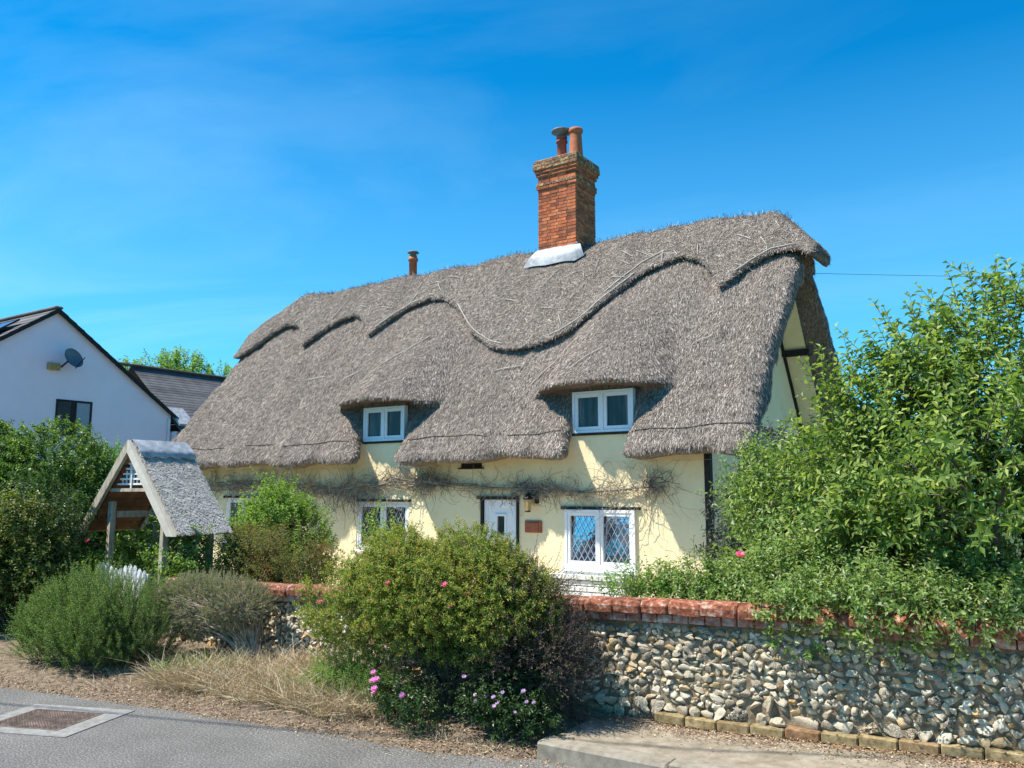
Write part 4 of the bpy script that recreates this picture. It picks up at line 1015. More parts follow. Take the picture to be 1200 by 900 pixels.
# ------------------------------------------------------------------ little gabled arbour over a white picket gate
ab = empty('gabled_arbour', (-4.87, -6.25, 0.05), 'small oak lych gate with a steep shingled roof and a blue grey lead ridge', 'lych gate')
AX, AZ, AY0, AY1 = -4.86, 2.17, -6.62, -5.86
hx, fz = 0.95, 1.11      # half width and height of the feet
for sx_ in (-1, 1):
    a = np.array([AX, 0, AZ]); f_ = np.array([AX + sx_ * hx, 0, fz]); dvec = (f_ - a) / np.linalg.norm(f_ - a)
    nrm_ = np.array([-dvec[2] * sx_, 0, dvec[0] * sx_]) * 1.0; nrm_ = np.array([abs(dvec[2]) * sx_, 0, abs(dvec[0])])
    for y in (AY0, AY1 + 0.02):
        q = MB(); P0_ = a + nrm_ * 0.05; P1_ = f_ + nrm_ * 0.05
        P2_ = f_ - nrm_ * 0.05 - np.array([sx_ * 0.0, 0, 0]); P3_ = a - nrm_ * 0.05
        # the foot is cut level, the head plumb
        cut = lambda p: p
        q.prism([(AX, y, AZ + 0.075), (P1_[0] + 0.02 * sx_, y, fz - 0.0), (P1_[0] - 0.115 * sx_, y, fz - 0.0), (AX, y, AZ - 0.075)], (0, -0.045, 0))
        q.build('barge_board', M['oakpale'] if sx_ == 1 else M['oak'], ab)
    # roof slab of shingles, uneven pieces
    q = MB(); up_ = nrm_ * 0.03
    q.prism([(AX, AY0 + 0.002, AZ + 0.02), (f_[0] + sx_ * 0.035, AY0 + 0.002, fz + 0.0), (f_[0] + sx_ * 0.035, AY1, fz + 0.0), (AX, AY1, AZ + 0.02)], nrm_ * 0.045)
    q.build('roof_deck', M['oak'], ab)
    nS = 9000; u = rg.random(nS); v_ = rg.random(nS)
    C_ = np.stack([AX + (f_[0] + sx_ * 0.03 - AX) * u, AY0 + 0.01 + (AY1 - AY0 - 0.02) * v_, AZ + 0.02 + (fz - AZ - 0.02) * u], -1) + nrm_ * 0.052
    an = rg.normal(0, 0.5, nS)[:, None]; Dd = unit(dvec * np.cos(an) + np.array([0, 1, 0]) * np.sin(an)); Sd = np.cross(Dd, nrm_)
    Ln = rg.uniform(0.02, 0.05, nS)[:, None]; Wd = rg.uniform(0.002, 0.005, nS)[:, None]; lf = rg.uniform(0.0, 0.010, nS)[:, None]
    Vv = np.stack([C_ - Sd * Wd, C_ + Sd * Wd, C_ + Dd * Ln + Sd * Wd + nrm_ * lf, C_ + Dd * Ln - Sd * Wd + nrm_ * lf], 1).reshape(-1, 3)
    obj('roof_thatch', Vv, np.arange(4 * nS).reshape(nS, 4), M['shred'], ab)['kind'] = 'stuff'
    # lead saddle with scalloped edge
    q = MB(); nl = 21; V = []
    for i in range(nl):
        yy = AY0 + 0.01 + (AY1 - AY0 - 0.0) * i / (nl - 1); sc_ = 0.255 + 0.035 * abs(math.sin(i / (nl - 1) * PI * 4))
        a0 = np.array([AX, yy, AZ + 0.085]) ; e = np.array([AX, yy, AZ + 0.02]) + dvec * sc_ + nrm_ * 0.082
        e2 = np.array([AX, yy, AZ + 0.02]) + dvec * sc_ * 0.5 + nrm_ * (0.080 + 0.004 * math.sin(i * 1.9))
        V += [a0, e2, e, e - nrm_ * 0.012]
    V = np.array(V); qq = []
    for i in range(nl - 1):
        for c_ in range(3):
            qq.append((i*4+c_, (i+1)*4+c_, (i+1)*4+c_+1, i*4+c_+1))
    q.add(V, qq).build('lead_saddle', M['lead'], ab, True)
    # brown boards lining the inside of the roof
    for k_ in range(9):
        t0, t1 = 0.30 + k_ * 0.135, 0.30 + k_ * 0.135 + 0.128
        if t1 > np.linalg.norm(f_ - a) - 0.02: break
        p0 = a + dvec * t0 - nrm_ * 0.012 ; p1 = a + dvec * t1 - nrm_ * 0.012
        q = MB(); q.prism([(p0[0], AY0 + 0.05, p0[2]), (p1[0], AY0 + 0.05, p1[2]), (p1[0], AY1 - 0.03, p1[2]), (p0[0], AY1 - 0.03, p0[2])], -nrm_ * 0.014); q.build('lining_board', M['inner_board'], ab)
for px_ in (-5.32, -4.22):
    for py_ in (-6.53, -5.9):
        MB().box(px_ - 0.036, px_ + 0.036, py_ - 0.036, py_ + 0.036, 0.0, 1.50, b=0.006).build('post', M['oak'], ab)
    MB().box(px_ - 0.035, px_ + 0.035, -6.48, -5.95, 1.30, 1.38).build('side_rail', M['oak'], ab)
MB().box(-5.30, -4.38, -6.60, -6.54, 1.62, 1.66).build('tie_beam', M['oak'], ab)
# white lattice filling the gable head
q = MB()
zt0 = 1.70
for k_ in range(7):
    zz_ = zt0 + k_ * 0.062; half = (AZ - 0.12 - zz_) / (AZ - fz) * hx * 0.98
    if half > 0.03: q.box(AX - half, AX + half, -6.575, -6.56, zz_, zz_ + 0.022)
for k_ in range(-5, 6):
    xx = AX + k_ * 0.075; zz1 = AZ - 0.13 - abs(k_ * 0.075) / hx * (AZ - fz)
    if zz1 > zt0 + 0.04: q.box(xx - 0.008, xx + 0.008, -6.558, -6.545, zt0, zz1)
q.box(AX - 0.008, AX + 0.012, -6.59, -6.578, 1.62, 1.95)
q.build('gable_lattice', M['white_paint'], ab)
# dark trellis behind and at the right side
q = MB()
def trellis(q, o, ux, uz, W_, H_, p, wd=0.012):
    o = np.array(o, float); ux = np.array(ux, float); uz = np.array(uz, float); nn_ = np.cross(ux, uz)
    c_ = -H_
    while c_ < W_ + H_:
        for s_ in (1, -1):
            xa = c_ if s_ == 1 else c_; dx = H_ * s_
            t0, t1 = sorted(((0 - xa) / dx, (W_ - xa) / dx)); t0, t1 = max(0, t0), min(1, t1)
            if t1 - t0 > 0.05: q.bar(o + ux * (xa + dx * t0) + uz * H_ * t0, o + ux * (xa + dx * t1) + uz * H_ * t1, wd, 0.008, up=nn_)
        c_ += p
trellis(q, (-5.27, -5.86, 0.45), (1, 0, 0), (0, 0, 1), 1.0, 1.1, 0.12); trellis(q, (-4.22, -6.48, 0.45), (0, 1, 0), (0, 0, 1), 0.52, 0.85, 0.11)
q.build('trellis_panel', M['bark'], ab)
gt = empty('picket_gate', (-4.77, -6.72, 0.1), 'low white picket gate between the lych gate posts behind the rosemary', 'gate')
for k_, x in enumerate(np.arange(-5.24, -4.26, 0.095)):
    h_ = 0.75 + 0.03 * math.sin(k_ * 1.1)
    q = MB(); q.prism([(x, -6.74, 0.12), (x + 0.062, -6.74, 0.12), (x + 0.062, -6.74, h_ - 0.04), (x + 0.031, -6.74, h_), (x, -6.74, h_ - 0.04)], (0, 0.018, 0)); q.build('picket', M['white_paint'], gt)
for z in (0.28, 0.62): MB().box(-5.25, -4.2, -6.72, -6.695, z, z + 0.06).build('rail', M['white_paint'], gt)
print('arbour', round(time.time() - T0, 1))

# ------------------------------------------------------------------ white neighbour house and its wing
GXw = -19.78
nh = empty('white_house', (-24, 0.1, 0), 'white rendered house with a plain gable and dark verges left of the cottage', 'house')
q = MB(); q.prism([(GXw, -3.9, -0.6), (GXw, 3.98, -0.6), (GXw, 3.98, 4.13), (GXw, 0.06, 6.90), (GXw, -3.86, 4.13)], (-9.0, 0, 0)); q.build('wall', M['white_render'], nh)
for sy in (-1, 1):
    e = np.array([0, 0.06 + sy * 4.16, 3.97]); a = np.array([0, 0.06, 6.93]); dv = e - a
    n_ = 16
    for r_ in range(n_):   # courses of tiles, each its own overlapping strip
        p0 = a + dv * r_ / n_; p1 = a + dv * (r_ + 1.12) / n_; up_ = np.array([0, 0, 0.05]); lift = np.array([0, 0, 0.012])
        x0_, x1_ = GXw + 0.13, GXw - 9.1
        MBq = MB(); MBq.prism([(x0_, p0[1], p0[2] + 0.03), (x1_, p0[1], p0[2] + 0.03), (x1_, p1[1], p1[2] + 0.055), (x0_, p1[1], p1[2] + 0.055)], (0, 0, 0.025)); MBq.build('tile_course', M['slate'], nh)
    q = MB(); q.prism([(GXw + 0.10, a[1], a[2] + 0.055), (GXw + 0.10, e[1], e[2] + 0.075), (GXw + 0.10, e[1], e[2] - 0.05), (GXw + 0.10, a[1], a[2] - 0.08)], (0.04, 0, 0)); q.build('verge_board', M['black_wood'], nh)
MB().box(GXw - 9.1, GXw + 0.14, -0.06, 0.18, 6.96, 7.05, b=0.03).build('ridge_tiles', M['slate'], nh)
wn = MB().box(GXw - 0.02, GXw + 0.03, 0.22, 1.30, 4.27, 4.33).box(GXw - 0.02, GXw + 0.03, 0.22, 0.28, 3.30, 4.27).box(GXw - 0.02, GXw + 0.03, 1.24, 1.30, 3.30, 4.27).box(GXw - 0.02, GXw + 0.03, 0.28, 1.24, 3.24, 3.30).box(GXw - 0.02, GXw + 0.025, 0.67, 0.83, 3.30, 4.27).build('window', M['black_wood'], nh)
wn['label'] = 'dark framed window in the white gable'
M['curtain'] = textured('net_curtain', [(0.3, (0.22, 0.24, 0.30)), (0.7, (0.40, 0.42, 0.48))], 20, 0.8, 50, 0.2, 0.01, stretch=(1, 8, 0.6))
MB().box(GXw + 0.004, GXw + 0.012, 0.28, 0.67, 3.30, 4.27).build('pane', M['glass'], wn); MB().box(GXw + 0.004, GXw + 0.012, 0.83, 1.24, 3.30, 4.27).build('pane', M['curtain'], wn)
MB().box(GXw + 0.02, GXw + 0.09, 3.86, 3.93, -0.5, 4.0, b=0.01).build('drain_pipe', M['white_paint'], nh)
MB().box(GXw - 9, GXw + 0.12, 4.16, 4.27, 3.86, 3.95, b=0.01).build('gutter', M['black_metal'], nh)
# solar panel on the slope that faces the road
sd = unit(np.array([0, -4.16, -2.96])); nn_ = np.array([0, -sd[2], sd[1]]); nn_ = nn_ if nn_[2] > 0 else -nn_
sp = MB()
for i in range(3):
    P_ = [np.array([GXw - 0.35 - i * 1.05 - dx, 0.06, 6.98]) + sd * s_ + nn_ * 0.13 for dx, s_ in ((0, 0.95), (1.0, 0.95), (1.0, 2.6), (0, 2.6))]
    sp = MB(); sp.prism(P_, nn_ * 0.035); o_ = sp.build('solar_panel', M['solar'], nh)
    fr = MB()
    for k_ in range(4): fr.bar(P_[k_] + nn_ * 0.02, P_[(k_ + 1) % 4] + nn_ * 0.02, 0.03, 0.05, up=nn_)
    fr.build('panel_frame', M['black_metal'], o_)
# dark grey tiled wing behind
wg = empty('tiled_wing', (-22.3, 7, 0), 'dark grey tiled roof wing running behind the white gable', 'building')
RX = -22.28; zr = 5.97
for sx_ in (1, -1):
    dvx = np.array([3.1 * sx_, 0, -2.45]); n_ = 24
    for r_ in range(n_):
        p0 = np.array([RX, 0, zr]) + dvx * r_ / n_; p1 = np.array([RX, 0, zr]) + dvx * (r_ + 1.12) / n_
        MB().prism([(p0[0], 4.02, p0[2]), (p1[0], 4.02, p1[2] + 0.012), (p1[0], 11.5, p1[2] + 0.012), (p0[0], 11.5, p0[2])], (0, 0, 0.005)).build('tile_course', M['slate'], wg)
MB().box(RX - 0.13, RX + 0.13, 2.6, 11.5, zr + 0.02, zr + 0.10, b=0.03).build('ridge_tiles', M['slate'], wg)
MB().box(RX - 2.8, RX + 2.8, 4.0, 11.4, -0.6, 3.6).build('wall', M['white_render'], wg)
MB().box(RX + 2.98, RX + 3.10, 4.05, 11.5, 3.42, 3.54).build('gutter', M['black_metal'], wg)
def on_wing(x): return zr + (x - RX) / 3.1 * -2.45
q = MB(); a, b_ = RX + 2.1, RX + 2.85
q.prism([(a, 4.06, on_wing(a) + 0.06), (b_, 4.06, on_wing(b_) + 0.06), (b_, 4.66, on_wing(b_) + 0.06), (a, 4.66, on_wing(a) + 0.06)], (0.05, 0, 0.07)); rl = q.build('roof_light', M['lead'], wg)
q = MB(); q.prism([(a + 0.08, 4.13, on_wing(a + .08) + 0.135), (b_ - 0.08, 4.13, on_wing(b_ - .08) + 0.135), (b_ - 0.08, 4.59, on_wing(b_ - .08) + 0.135), (a + 0.08, 4.59, on_wing(a + .08) + 0.135)], (0.01, 0, 0.012)); q.build('pane', M['solar'], rl)
# satellite dish
dish = empty('satellite_dish', (GXw + 0.1, 0.35, 5.4), 'dark grey oval satellite dish high on the white gable', 'satellite dish')
V = []; nr_, na = 6, 24
ax = unit(np.array([0.86, 0.42, 0.30])); e1 = unit(np.cross(np.array([0, 0, 1.0]), ax)); e2 = np.cross(ax, e1); c0 = np.array([GXw + 0.42, 0.36, 5.50])
for i in range(nr_ + 1):
    r_ = i / nr_
    for j in range(na):
        an = 2 * PI * j / na; V.append(c0 + e1 * 0.40 * r_ * math.cos(an) + e2 * 0.29 * r_ * math.sin(an) + ax * 0.09 * r_ * r_)
V = np.array(V); ii = np.arange((nr_ + 1) * na).reshape(nr_ + 1, na)
qq = np.stack([ii[:-1], np.roll(ii[:-1], -1, 1), np.roll(ii[1:], -1, 1), ii[1:]], -1).reshape(-1, 4)
q = MB(); q.add(V, qq); q.add(V - ax * 0.012, qq[:, ::-1]); q.build('reflector', flat('dish_grey', (0.09, 0.10, 0.13), 0.4), dish, True)
MB().bar((GXw, 0.30, 5.28), c0 - ax * 0.02, 0.035, 0.035).bar(c0 - e2 * 0.32 + ax * 0.05, c0 + ax * 0.42 - e2 * 0.1, 0.02, 0.02).build('arm', M['black_metal'], dish)
MB().box(GXw, GXw + 0.12, -0.12, 0.22, 5.16, 5.36, b=0.01).build('mount_box', M['brass'], dish)

# ------------------------------------------------------------------ plants
def leaves(P, D, Nn, Ln, Wd, fold=0.25, droop=0.12, mid=0.45):
    """folded four-cornered leaves; returns verts and tris"""
    n = len(P); Nn = unit(Nn - D * (Nn * D).sum(1, keepdims=True)); Sd = np.cross(D, Nn)
    Ln = np.broadcast_to(np.asarray(Ln, float).reshape(-1, 1), (n, 1)); Wd = np.broadcast_to(np.asarray(Wd, float).reshape(-1, 1), (n, 1))
    B = P; T = P + D * Ln - Nn * droop * Ln; Mc = P + D * Ln * mid
    Lf = Mc - Sd * Wd / 2 + Nn * fold * Wd; Rt = Mc + Sd * Wd / 2 + Nn * fold * Wd
    V = np.stack([B, Rt, T, Lf], 1).reshape(-1, 3); k = np.arange(n)[:, None] * 4
    F = np.concatenate([k + np.array([[0, 1, 2]]), k + np.array([[0, 2, 3]])], 0)
    return V, F
def sample_blobs(bl, n, rg, shell=0.45, gap=(0.35, 0.42), seed=0):
    """points in a union of ellipsoids, biased to the outer shell, with noise gaps; returns points and outward directions"""
    bl = np.array(bl, float); vol = (bl[:, 3] * bl[:, 4] * bl[:, 5]) ** 0.75; P = []; O_ = []
    got = 0
    while got < n:
        m_ = int(n * 1.6); i = rg.choice(len(bl), m_, p=vol / vol.sum()); d = unit(rg.normal(0, 1, (m_, 3)))
        r_ = rg.random(m_) ** shell; p = bl[i, :3] + d * bl[i, 3:6] * r_[:, None]
        # keep points that are not deep inside some other blob
        keep = np.ones(m_, bool)
        if gap: keep &= vnoise(p, gap[0], seed + 3) * 0.65 + vnoise(p, gap[0] * 0.45, seed + 9) * 0.35 > gap[1] - 0.10 * (1 - r_)
        P.append(p[keep]); O_.append(unit(d / bl[i, 3:6])[keep]); got += keep.sum()
    return np.vstack(P)[:n], np.vstack(O_)[:n]
def shoots(P, O_, rg, length, nleaf, Lr, Wr, up=0.5, out=1.0, jit=0.4, spread=0.9, fold=0.25, droop=0.12, curve=0.25, stem_r=0.003, start=0.15):
    n = len(P); D = unit(O_ * out + np.array([0, 0, up]) + rg.normal(0, jit, (n, 3))); Ls = rg.uniform(length[0], length[1], n)
    bend = rg.normal(0, curve, (n, 3)) + np.array([0, 0, -curve * 0.4])
    kk = np.linspace(0, 1, 5)
    S_ = P[:, None, :] + Ls[:, None, None] * (D[:, None, :] * kk[None, :, None] + bend[:, None, :] * (kk ** 2)[None, :, None] * 0.5)
    u = np.linspace(start, 1, nleaf)[None, :] + rg.normal(0, 0.02, (n, nleaf)); u = np.clip(u, 0, 1.02)
    C_ = P[:, None, :] + Ls[:, None, None] * (D[:, None, :] * u[..., None] + bend[:, None, :] * (u ** 2)[..., None] * 0.5)
    ref = unit(rg.normal(0, 1, (n, 3))); A = unit(np.cross(D, ref)); B = np.cross(D, A)
    ph = np.arange(nleaf) * 2.4 + rg.random((n, 1)) * 6.28
    R_ = A[:, None, :] * np.cos(ph)[..., None] + B[:, None, :] * np.sin(ph)[..., None]
    ax_ = D[:, None, :] + bend[:, None, :] * u[..., None]
    LD = unit(ax_ * (1.15 - spread * 0.75) + R_ * spread + rg.normal(0, 0.15, R_.shape))
    LN = unit(ax_ * 0.9 - R_ * 0.25 + np.array([0, 0, 0.9]) + rg.normal(0, 0.25, R_.shape))
    sz = rg.uniform(Lr[0], Lr[1], (n, nleaf)) * (1 - 0.35 * np.clip(u - 0.75, 0, 1) * 3)
    wd = rg.uniform(Wr[0], Wr[1], (n, nleaf))
    V, F = leaves(C_.reshape(-1, 3), LD.reshape(-1, 3), LN.reshape(-1, 3), sz.ravel(), wd.ravel(), fold, droop)
    TV, TQ = tube_arrays(S_, np.linspace(1, 0.45, 5)[None] * stem_r, 3)
    return V, F, TV, TQ
def limbs(base, targets, rg, r0, r1, wig=0.12, k=9, sides=6, up=0.6):
    base = np.array(base, float); Ps = []; Rs = []
    for tg in targets:
        tg = np.array(tg, float); kk = np.linspace(0, 1, k)[:, None]; b0 = base + np.r_[rg.normal(0, 0.03, 2), 0]
        ctrl = b0 + (tg - b0) * 0.45 + np.array([0, 0, up * np.linalg.norm(tg - b0) * 0.35]) - np.array([(tg - b0)[0], (tg - b0)[1], 0]) * 0.25
        P = (1 - kk) ** 2 * b0 + 2 * kk * (1 - kk) * ctrl + kk ** 2 * tg
        wv = np.cumsum(rg.normal(0, wig / k, (k, 3)), 0) * np.linalg.norm(tg - b0); wv -= kk * wv[-1]; P = P + wv
        Ps.append(P); Rs.append(np.linspace(r0, r1, k) * rg.uniform(0.7, 1.15))
    return tube_arrays(np.array(Ps), np.array(Rs), sides)
def plant(name, label, cat, base, bl, nsh, lm, sm, seed, length=(0.12, 0.25), nleaf=9, Lr=(0.04, 0.06), Wr=(0.018, 0.028), nlimb=18, r0=0.02, r1=0.004, shell=0.45, gap=(0.3, 0.42),
          group=None, crown='foliage', stem='stems', twigs=True, core=None, **kw):
    rg = np.random.default_rng(seed)
    root = empty(name, base, label, cat, group)
    P, O_ = sample_blobs(bl, nsh, rg, shell, gap, seed)
    keep = P[:, 2] > base[2] + 0.02; P = P[keep]; O_ = O_[keep]
    V, F, TV, TQ = shoots(P, O_, rg, length, nleaf, Lr, Wr, **kw)
    obj(crown, V, F, lm, root)
    q = MB()
    if twigs: q.add(TV, TQ)
    tg = P[rg.choice(len(P), min(nlimb, len(P)), replace=False)]
    LV, LQ = limbs(base, tg, rg, r0, r1); q.add(LV, LQ)
    q.build(stem, sm, root, True)
    return root, P, O_
G = {}
G['apple'] = leafmat('fruit_tree_leaf', [(0.0, (0.056, 0.104, 0.020)), (0.4, (0.104, 0.168, 0.032)), (0.75, (0.176, 0.248, 0.052)), (1.0, (0.304, 0.360, 0.112))], 0.35, 0.42)
G['apple'] = leafmat('fruit_tree_leaf', [(0.0, (0.07, 0.13, 0.025)), (0.4, (0.13, 0.215, 0.04)), (0.75, (0.22, 0.30, 0.07)), (1.0, (0.38, 0.44, 0.16))], 0.33, 0.55)
G['shrub'] = leafmat('grey_green_leaf', [(0.0, (0.09, 0.15, 0.038)), (0.5, (0.16, 0.25, 0.06)), (0.85, (0.27, 0.36, 0.11)), (1.0, (0.42, 0.44, 0.28))], 0.3, 0.5)
G['greyleaf'] = leafmat('grey_green_leaf', [(0.0, (0.080, 0.120, 0.040)), (0.5, (0.136, 0.200, 0.064)), (0.8, (0.224, 0.288, 0.112)), (1.0, (0.336, 0.336, 0.272))], 0.3, 0.5)
G['leftrose'] = leafmat('yellow_green_leaf', [(0.0, (0.060, 0.090, 0.015)), (0.6, (0.128, 0.173, 0.030)), (0.9, (0.210, 0.240, 0.053)), (1.0, (0.270, 0.150, 0.053))], 0.3, 0.45)
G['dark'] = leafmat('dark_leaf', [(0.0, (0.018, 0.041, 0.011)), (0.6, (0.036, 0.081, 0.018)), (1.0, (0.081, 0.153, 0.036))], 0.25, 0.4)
G['hedge'] = leafmat('hedge_leaf', [(0.0, (0.035, 0.08, 0.015)), (0.5, (0.08, 0.155, 0.026)), (1.0, (0.18, 0.28, 0.05))], 0.3, 0.42)
G['cistus'] = leafmat('small_olive_leaf', [(0.0, (0.07, 0.115, 0.02)), (0.40, (0.155, 0.225, 0.038)), (0.78, (0.29, 0.35, 0.07)), (0.92, (0.44, 0.34, 0.08)), (1.0, (0.42, 0.18, 0.055))], 0.3, 0.5, patch=((0.30, 0.25, 0.055), 2.0, 0.60))
G['brown'] = leafmat('dead_brown_leaf', [(0.0, (0.07, 0.048, 0.034)), (0.6, (0.16, 0.115, 0.08)), (1.0, (0.28, 0.21, 0.15))], 0.1, 0.8)
G['rosemary'] = leafmat('rosemary_needle', [(0.0, (0.043, 0.089, 0.024)), (0.5, (0.111, 0.196, 0.047)), (1.0, (0.255, 0.357, 0.119))], 0.3, 0.5)
G['lavender'] = leafmat('lavender_leaf', [(0.0, (0.13, 0.14, 0.08)), (0.6, (0.25, 0.26, 0.15)), (1.0, (0.40, 0.38, 0.26))], 0.2, 0.7)
G['rose'] = leafmat('rose_leaf', [(0.0, (0.085, 0.162, 0.025)), (0.6, (0.153, 0.264, 0.043)), (1.0, (0.255, 0.357, 0.085))], 0.4, 0.45)
G['spirea'] = leafmat('reddish_leaf', [(0.0, (0.060, 0.093, 0.021)), (0.5, (0.128, 0.162, 0.034)), (0.8, (0.187, 0.170, 0.051)), (1.0, (0.272, 0.128, 0.051))], 0.3, 0.5, patch=((0.24, 0.12, 0.045), 2.5, 0.56))
G['weed'] = leafmat('weed_leaf', [(0.0, (0.080, 0.168, 0.028)), (0.6, (0.144, 0.264, 0.048)), (1.0, (0.224, 0.336, 0.080))], 0.4, 0.45)
G['straw'] = leafmat('dry_grass_blade', [(0.0, (0.22, 0.15, 0.09)), (0.5, (0.50, 0.38, 0.23)), (1.0, (0.78, 0.66, 0.46))], 0.04, 0.7)
G['grass'] = leafmat('green_grass_blade', [(0.0, (0.09, 0.17, 0.035)), (0.6, (0.17, 0.28, 0.06)), (1.0, (0.32, 0.38, 0.14))], 0.3, 0.5)
G['litter'] = leafmat('dead_leaf_litter', [(0.0, (0.10, 0.055, 0.035)), (0.4, (0.26, 0.155, 0.095)), (0.8, (0.42, 0.29, 0.18)), (1.0, (0.58, 0.47, 0.34))], 0.05, 0.85)
G['pink'] = leafmat('pink_petal', [(0.0, (0.62, 0.08, 0.22)), (1.0, (0.80, 0.22, 0.38))], 0.3, 0.5)
G['lilac'] = leafmat('lilac_petal', [(0.0, (0.45, 0.22, 0.55)), (0.5, (0.58, 0.36, 0.66)), (1.0, (0.75, 0.62, 0.80))], 0.3, 0.5)
G['magenta'] = leafmat('magenta_petal', [(0.0, (0.50, 0.12, 0.42)), (1.0, (0.66, 0.28, 0.60))], 0.3, 0.5)
G['white'] = leafmat('white_petal', [(0.0, (0.60, 0.58, 0.60)), (1.0, (0.78, 0.76, 0.78))], 0.3, 0.5)
def flower(root, p, r_, mt, nrm_=(0, -0.5, 0.8), layers=2, name='flower'):
    rg = np.random.default_rng(int(abs(p[0] * 1000) + abs(p[2] * 777)) % 99991); nrm_ = unit(np.array(nrm_, float) + rg.normal(0, 0.2, 3)); a_ = unit(np.cross(nrm_, [0.3, 0.9, 0.1])); b_ = np.cross(nrm_, a_)
    D = []; 
    for l_ in range(layers):
        for k_ in range(6):
            t_ = 2 * PI * k_ / 6 + l_ * 0.5; D.append(unit(a_ * math.cos(t_) + b_ * math.sin(t_) + nrm_ * (0.25 + 0.55 * l_)))
    D = np.array(D); n = len(D)
    V, F = leaves(np.tile(np.array(p, float), (n, 1)), D, np.tile(nrm_, (n, 1)) + 0.0, np.full(n, r_), np.full(n, r_ * 0.9), -0.15, 0.1, 0.6)
    return obj(name, V, F, mt, root)

# big rounded bush in front of the wall
bl = [(0.60, -7.42, 0.82, 0.92, 0.50, 0.46), (-0.20, -7.40, 0.72, 0.60, 0.42, 0.36), (0.75, -7.38, 0.93, 0.62, 0.40, 0.42), (0.28, -7.42, 0.96, 0.5, 0.38, 0.36), (1.12, -7.40, 0.74, 0.5, 0.42, 0.42)]
bb, Pb, Ob = plant('rock_rose_bush', 'large rounded olive green bush with pink flowers growing before the flint wall', 'bush', (0.75, -7.40, 0.0), bl, 8200, G['cistus'], M['twig_dark'], 31, (0.045, 0.09), 12, (0.022, 0.036), (0.007, 0.011), 60, 0.016, 0.004, shell=0.24, gap=(0.26, 0.45), up=0.4, spread=0.8, stem_r=0.0016)
rg = np.random.default_rng(77)
for c_ in ((0.98, -7.84, 0.97), (1.05, -7.86, 0.83), (-0.28, -7.80, 0.76), (0.47, -7.86, 0.95)): flower(bb, c_, 0.024, G['pink'])
# lower skirt and dead brown right flank of the same bush
P, O_ = sample_blobs([(1.34, -7.36, 0.55, 0.44, 0.36, 0.56), (1.52, -7.34, 0.36, 0.36, 0.30, 0.36)], 2200, rg, 0.35, (0.2, 0.40), 5)
V, F, TV, TQ = shoots(P, O_, rg, (0.08, 0.2), 9, (0.012, 0.024), (0.004, 0.008), up=0.5, spread=0.7, stem_r=0.0022)
o_ = obj('dead_foliage', V, F, G['brown'], bb); o_['label'] = 'dead brown twiggy foliage on the right flank'
q = MB(); q.add(TV, TQ); tgs = P[rg.choice(len(P), 90)]; q.add(*limbs((0.95, -7.38, 0.0), tgs, rg, 0.012, 0.003)); q.build('dead_twigs', M['twig_dark'], bb, True)
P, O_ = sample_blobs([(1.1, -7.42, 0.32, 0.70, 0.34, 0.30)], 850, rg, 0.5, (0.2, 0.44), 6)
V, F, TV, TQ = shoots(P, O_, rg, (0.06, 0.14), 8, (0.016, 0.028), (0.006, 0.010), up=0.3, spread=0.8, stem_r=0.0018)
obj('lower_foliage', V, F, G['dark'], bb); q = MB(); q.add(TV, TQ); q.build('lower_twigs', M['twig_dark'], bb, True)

# rosemary
bl = [(-3.30, -7.80, 0.33, 0.74, 0.45, 0.46), (-3.75, -7.90, 0.22, 0.48, 0.40, 0.36), (-2.78, -7.76, 0.30, 0.44, 0.40, 0.40), (-3.2, -8.1, 0.16, 0.62, 0.28, 0.26)]
plant('rosemary_bush', 'bright green needled rosemary bush sprawling over the verge below the lych gate', 'bush', (-3.3, -7.7, -0.02), bl, 3400, G['rosemary'], M['bark'], 41, (0.14, 0.30), 42, (0.018, 0.030), (0.0035, 0.0055), 60, 0.016, 0.005, shell=0.4, gap=(0.25, 0.40), up=1.2, out=0.7, jit=0.25, spread=0.75, curve=0.2, stem_r=0.0024, start=0.05)
# lavender, half dead
bl = [(-2.25, -7.34, 0.56, 0.58, 0.36, 0.24), (-2.48, -7.36, 0.50, 0.36, 0.32, 0.26), (-1.9, -7.3, 0.58, 0.32, 0.3, 0.16)]
lv, P, O_ = plant('lavender_bush', 'grey domed lavender bush with bare woody stems left of the coping end', 'bush', (-1.75, -7.22, 0.05), bl, 3000, G['lavender'], M['twig_pale'], 43, (0.05, 0.12), 22, (0.014, 0.026), (0.003, 0.005), 260, 0.013, 0.003, shell=0.16, gap=(0.2, 0.36), up=0.4, out=1.0, jit=0.2, spread=0.55, curve=0.1, stem_r=0.002)
# right hand shrubs and tree
bl = [(3.80, -5.9, 1.75, 0.72, 0.65, 0.85), (4.45, -5.7, 2.3, 0.75, 0.7, 0.75), (4.55, -5.9, 1.35, 0.65, 0.6, 0.6), (4.15, -5.8, 2.15, 0.5, 0.5, 0.6), (5.1, -5.6, 1.9, 0.8, 0.8, 1.1), (3.45, -5.95, 1.35, 0.45, 0.45, 0.55), (4.25, -6.9, 1.75, 0.45, 0.32, 0.42), (3.35, -5.9, 1.85, 0.42, 0.45, 0.50), (3.75, -5.8, 2.25, 0.42, 0.45, 0.45)]
ft, P, O_ = plant('fruit_tree', 'tall leafy fruit tree with arching shoots at the right end of the wall', 'tree', (4.25, -5.8, 0.0), bl, 2000, G['apple'], M['bark'], 51, (0.25, 0.50), 15, (0.056, 0.086), (0.022, 0.034), 34, 0.045, 0.008, shell=0.55, gap=(0.34, 0.46), up=0.7, out=0.8, jit=0.35, spread=0.85, curve=0.35, stem_r=0.0035, crown='crown', stem='trunk', fold=0.2, droop=0.22)
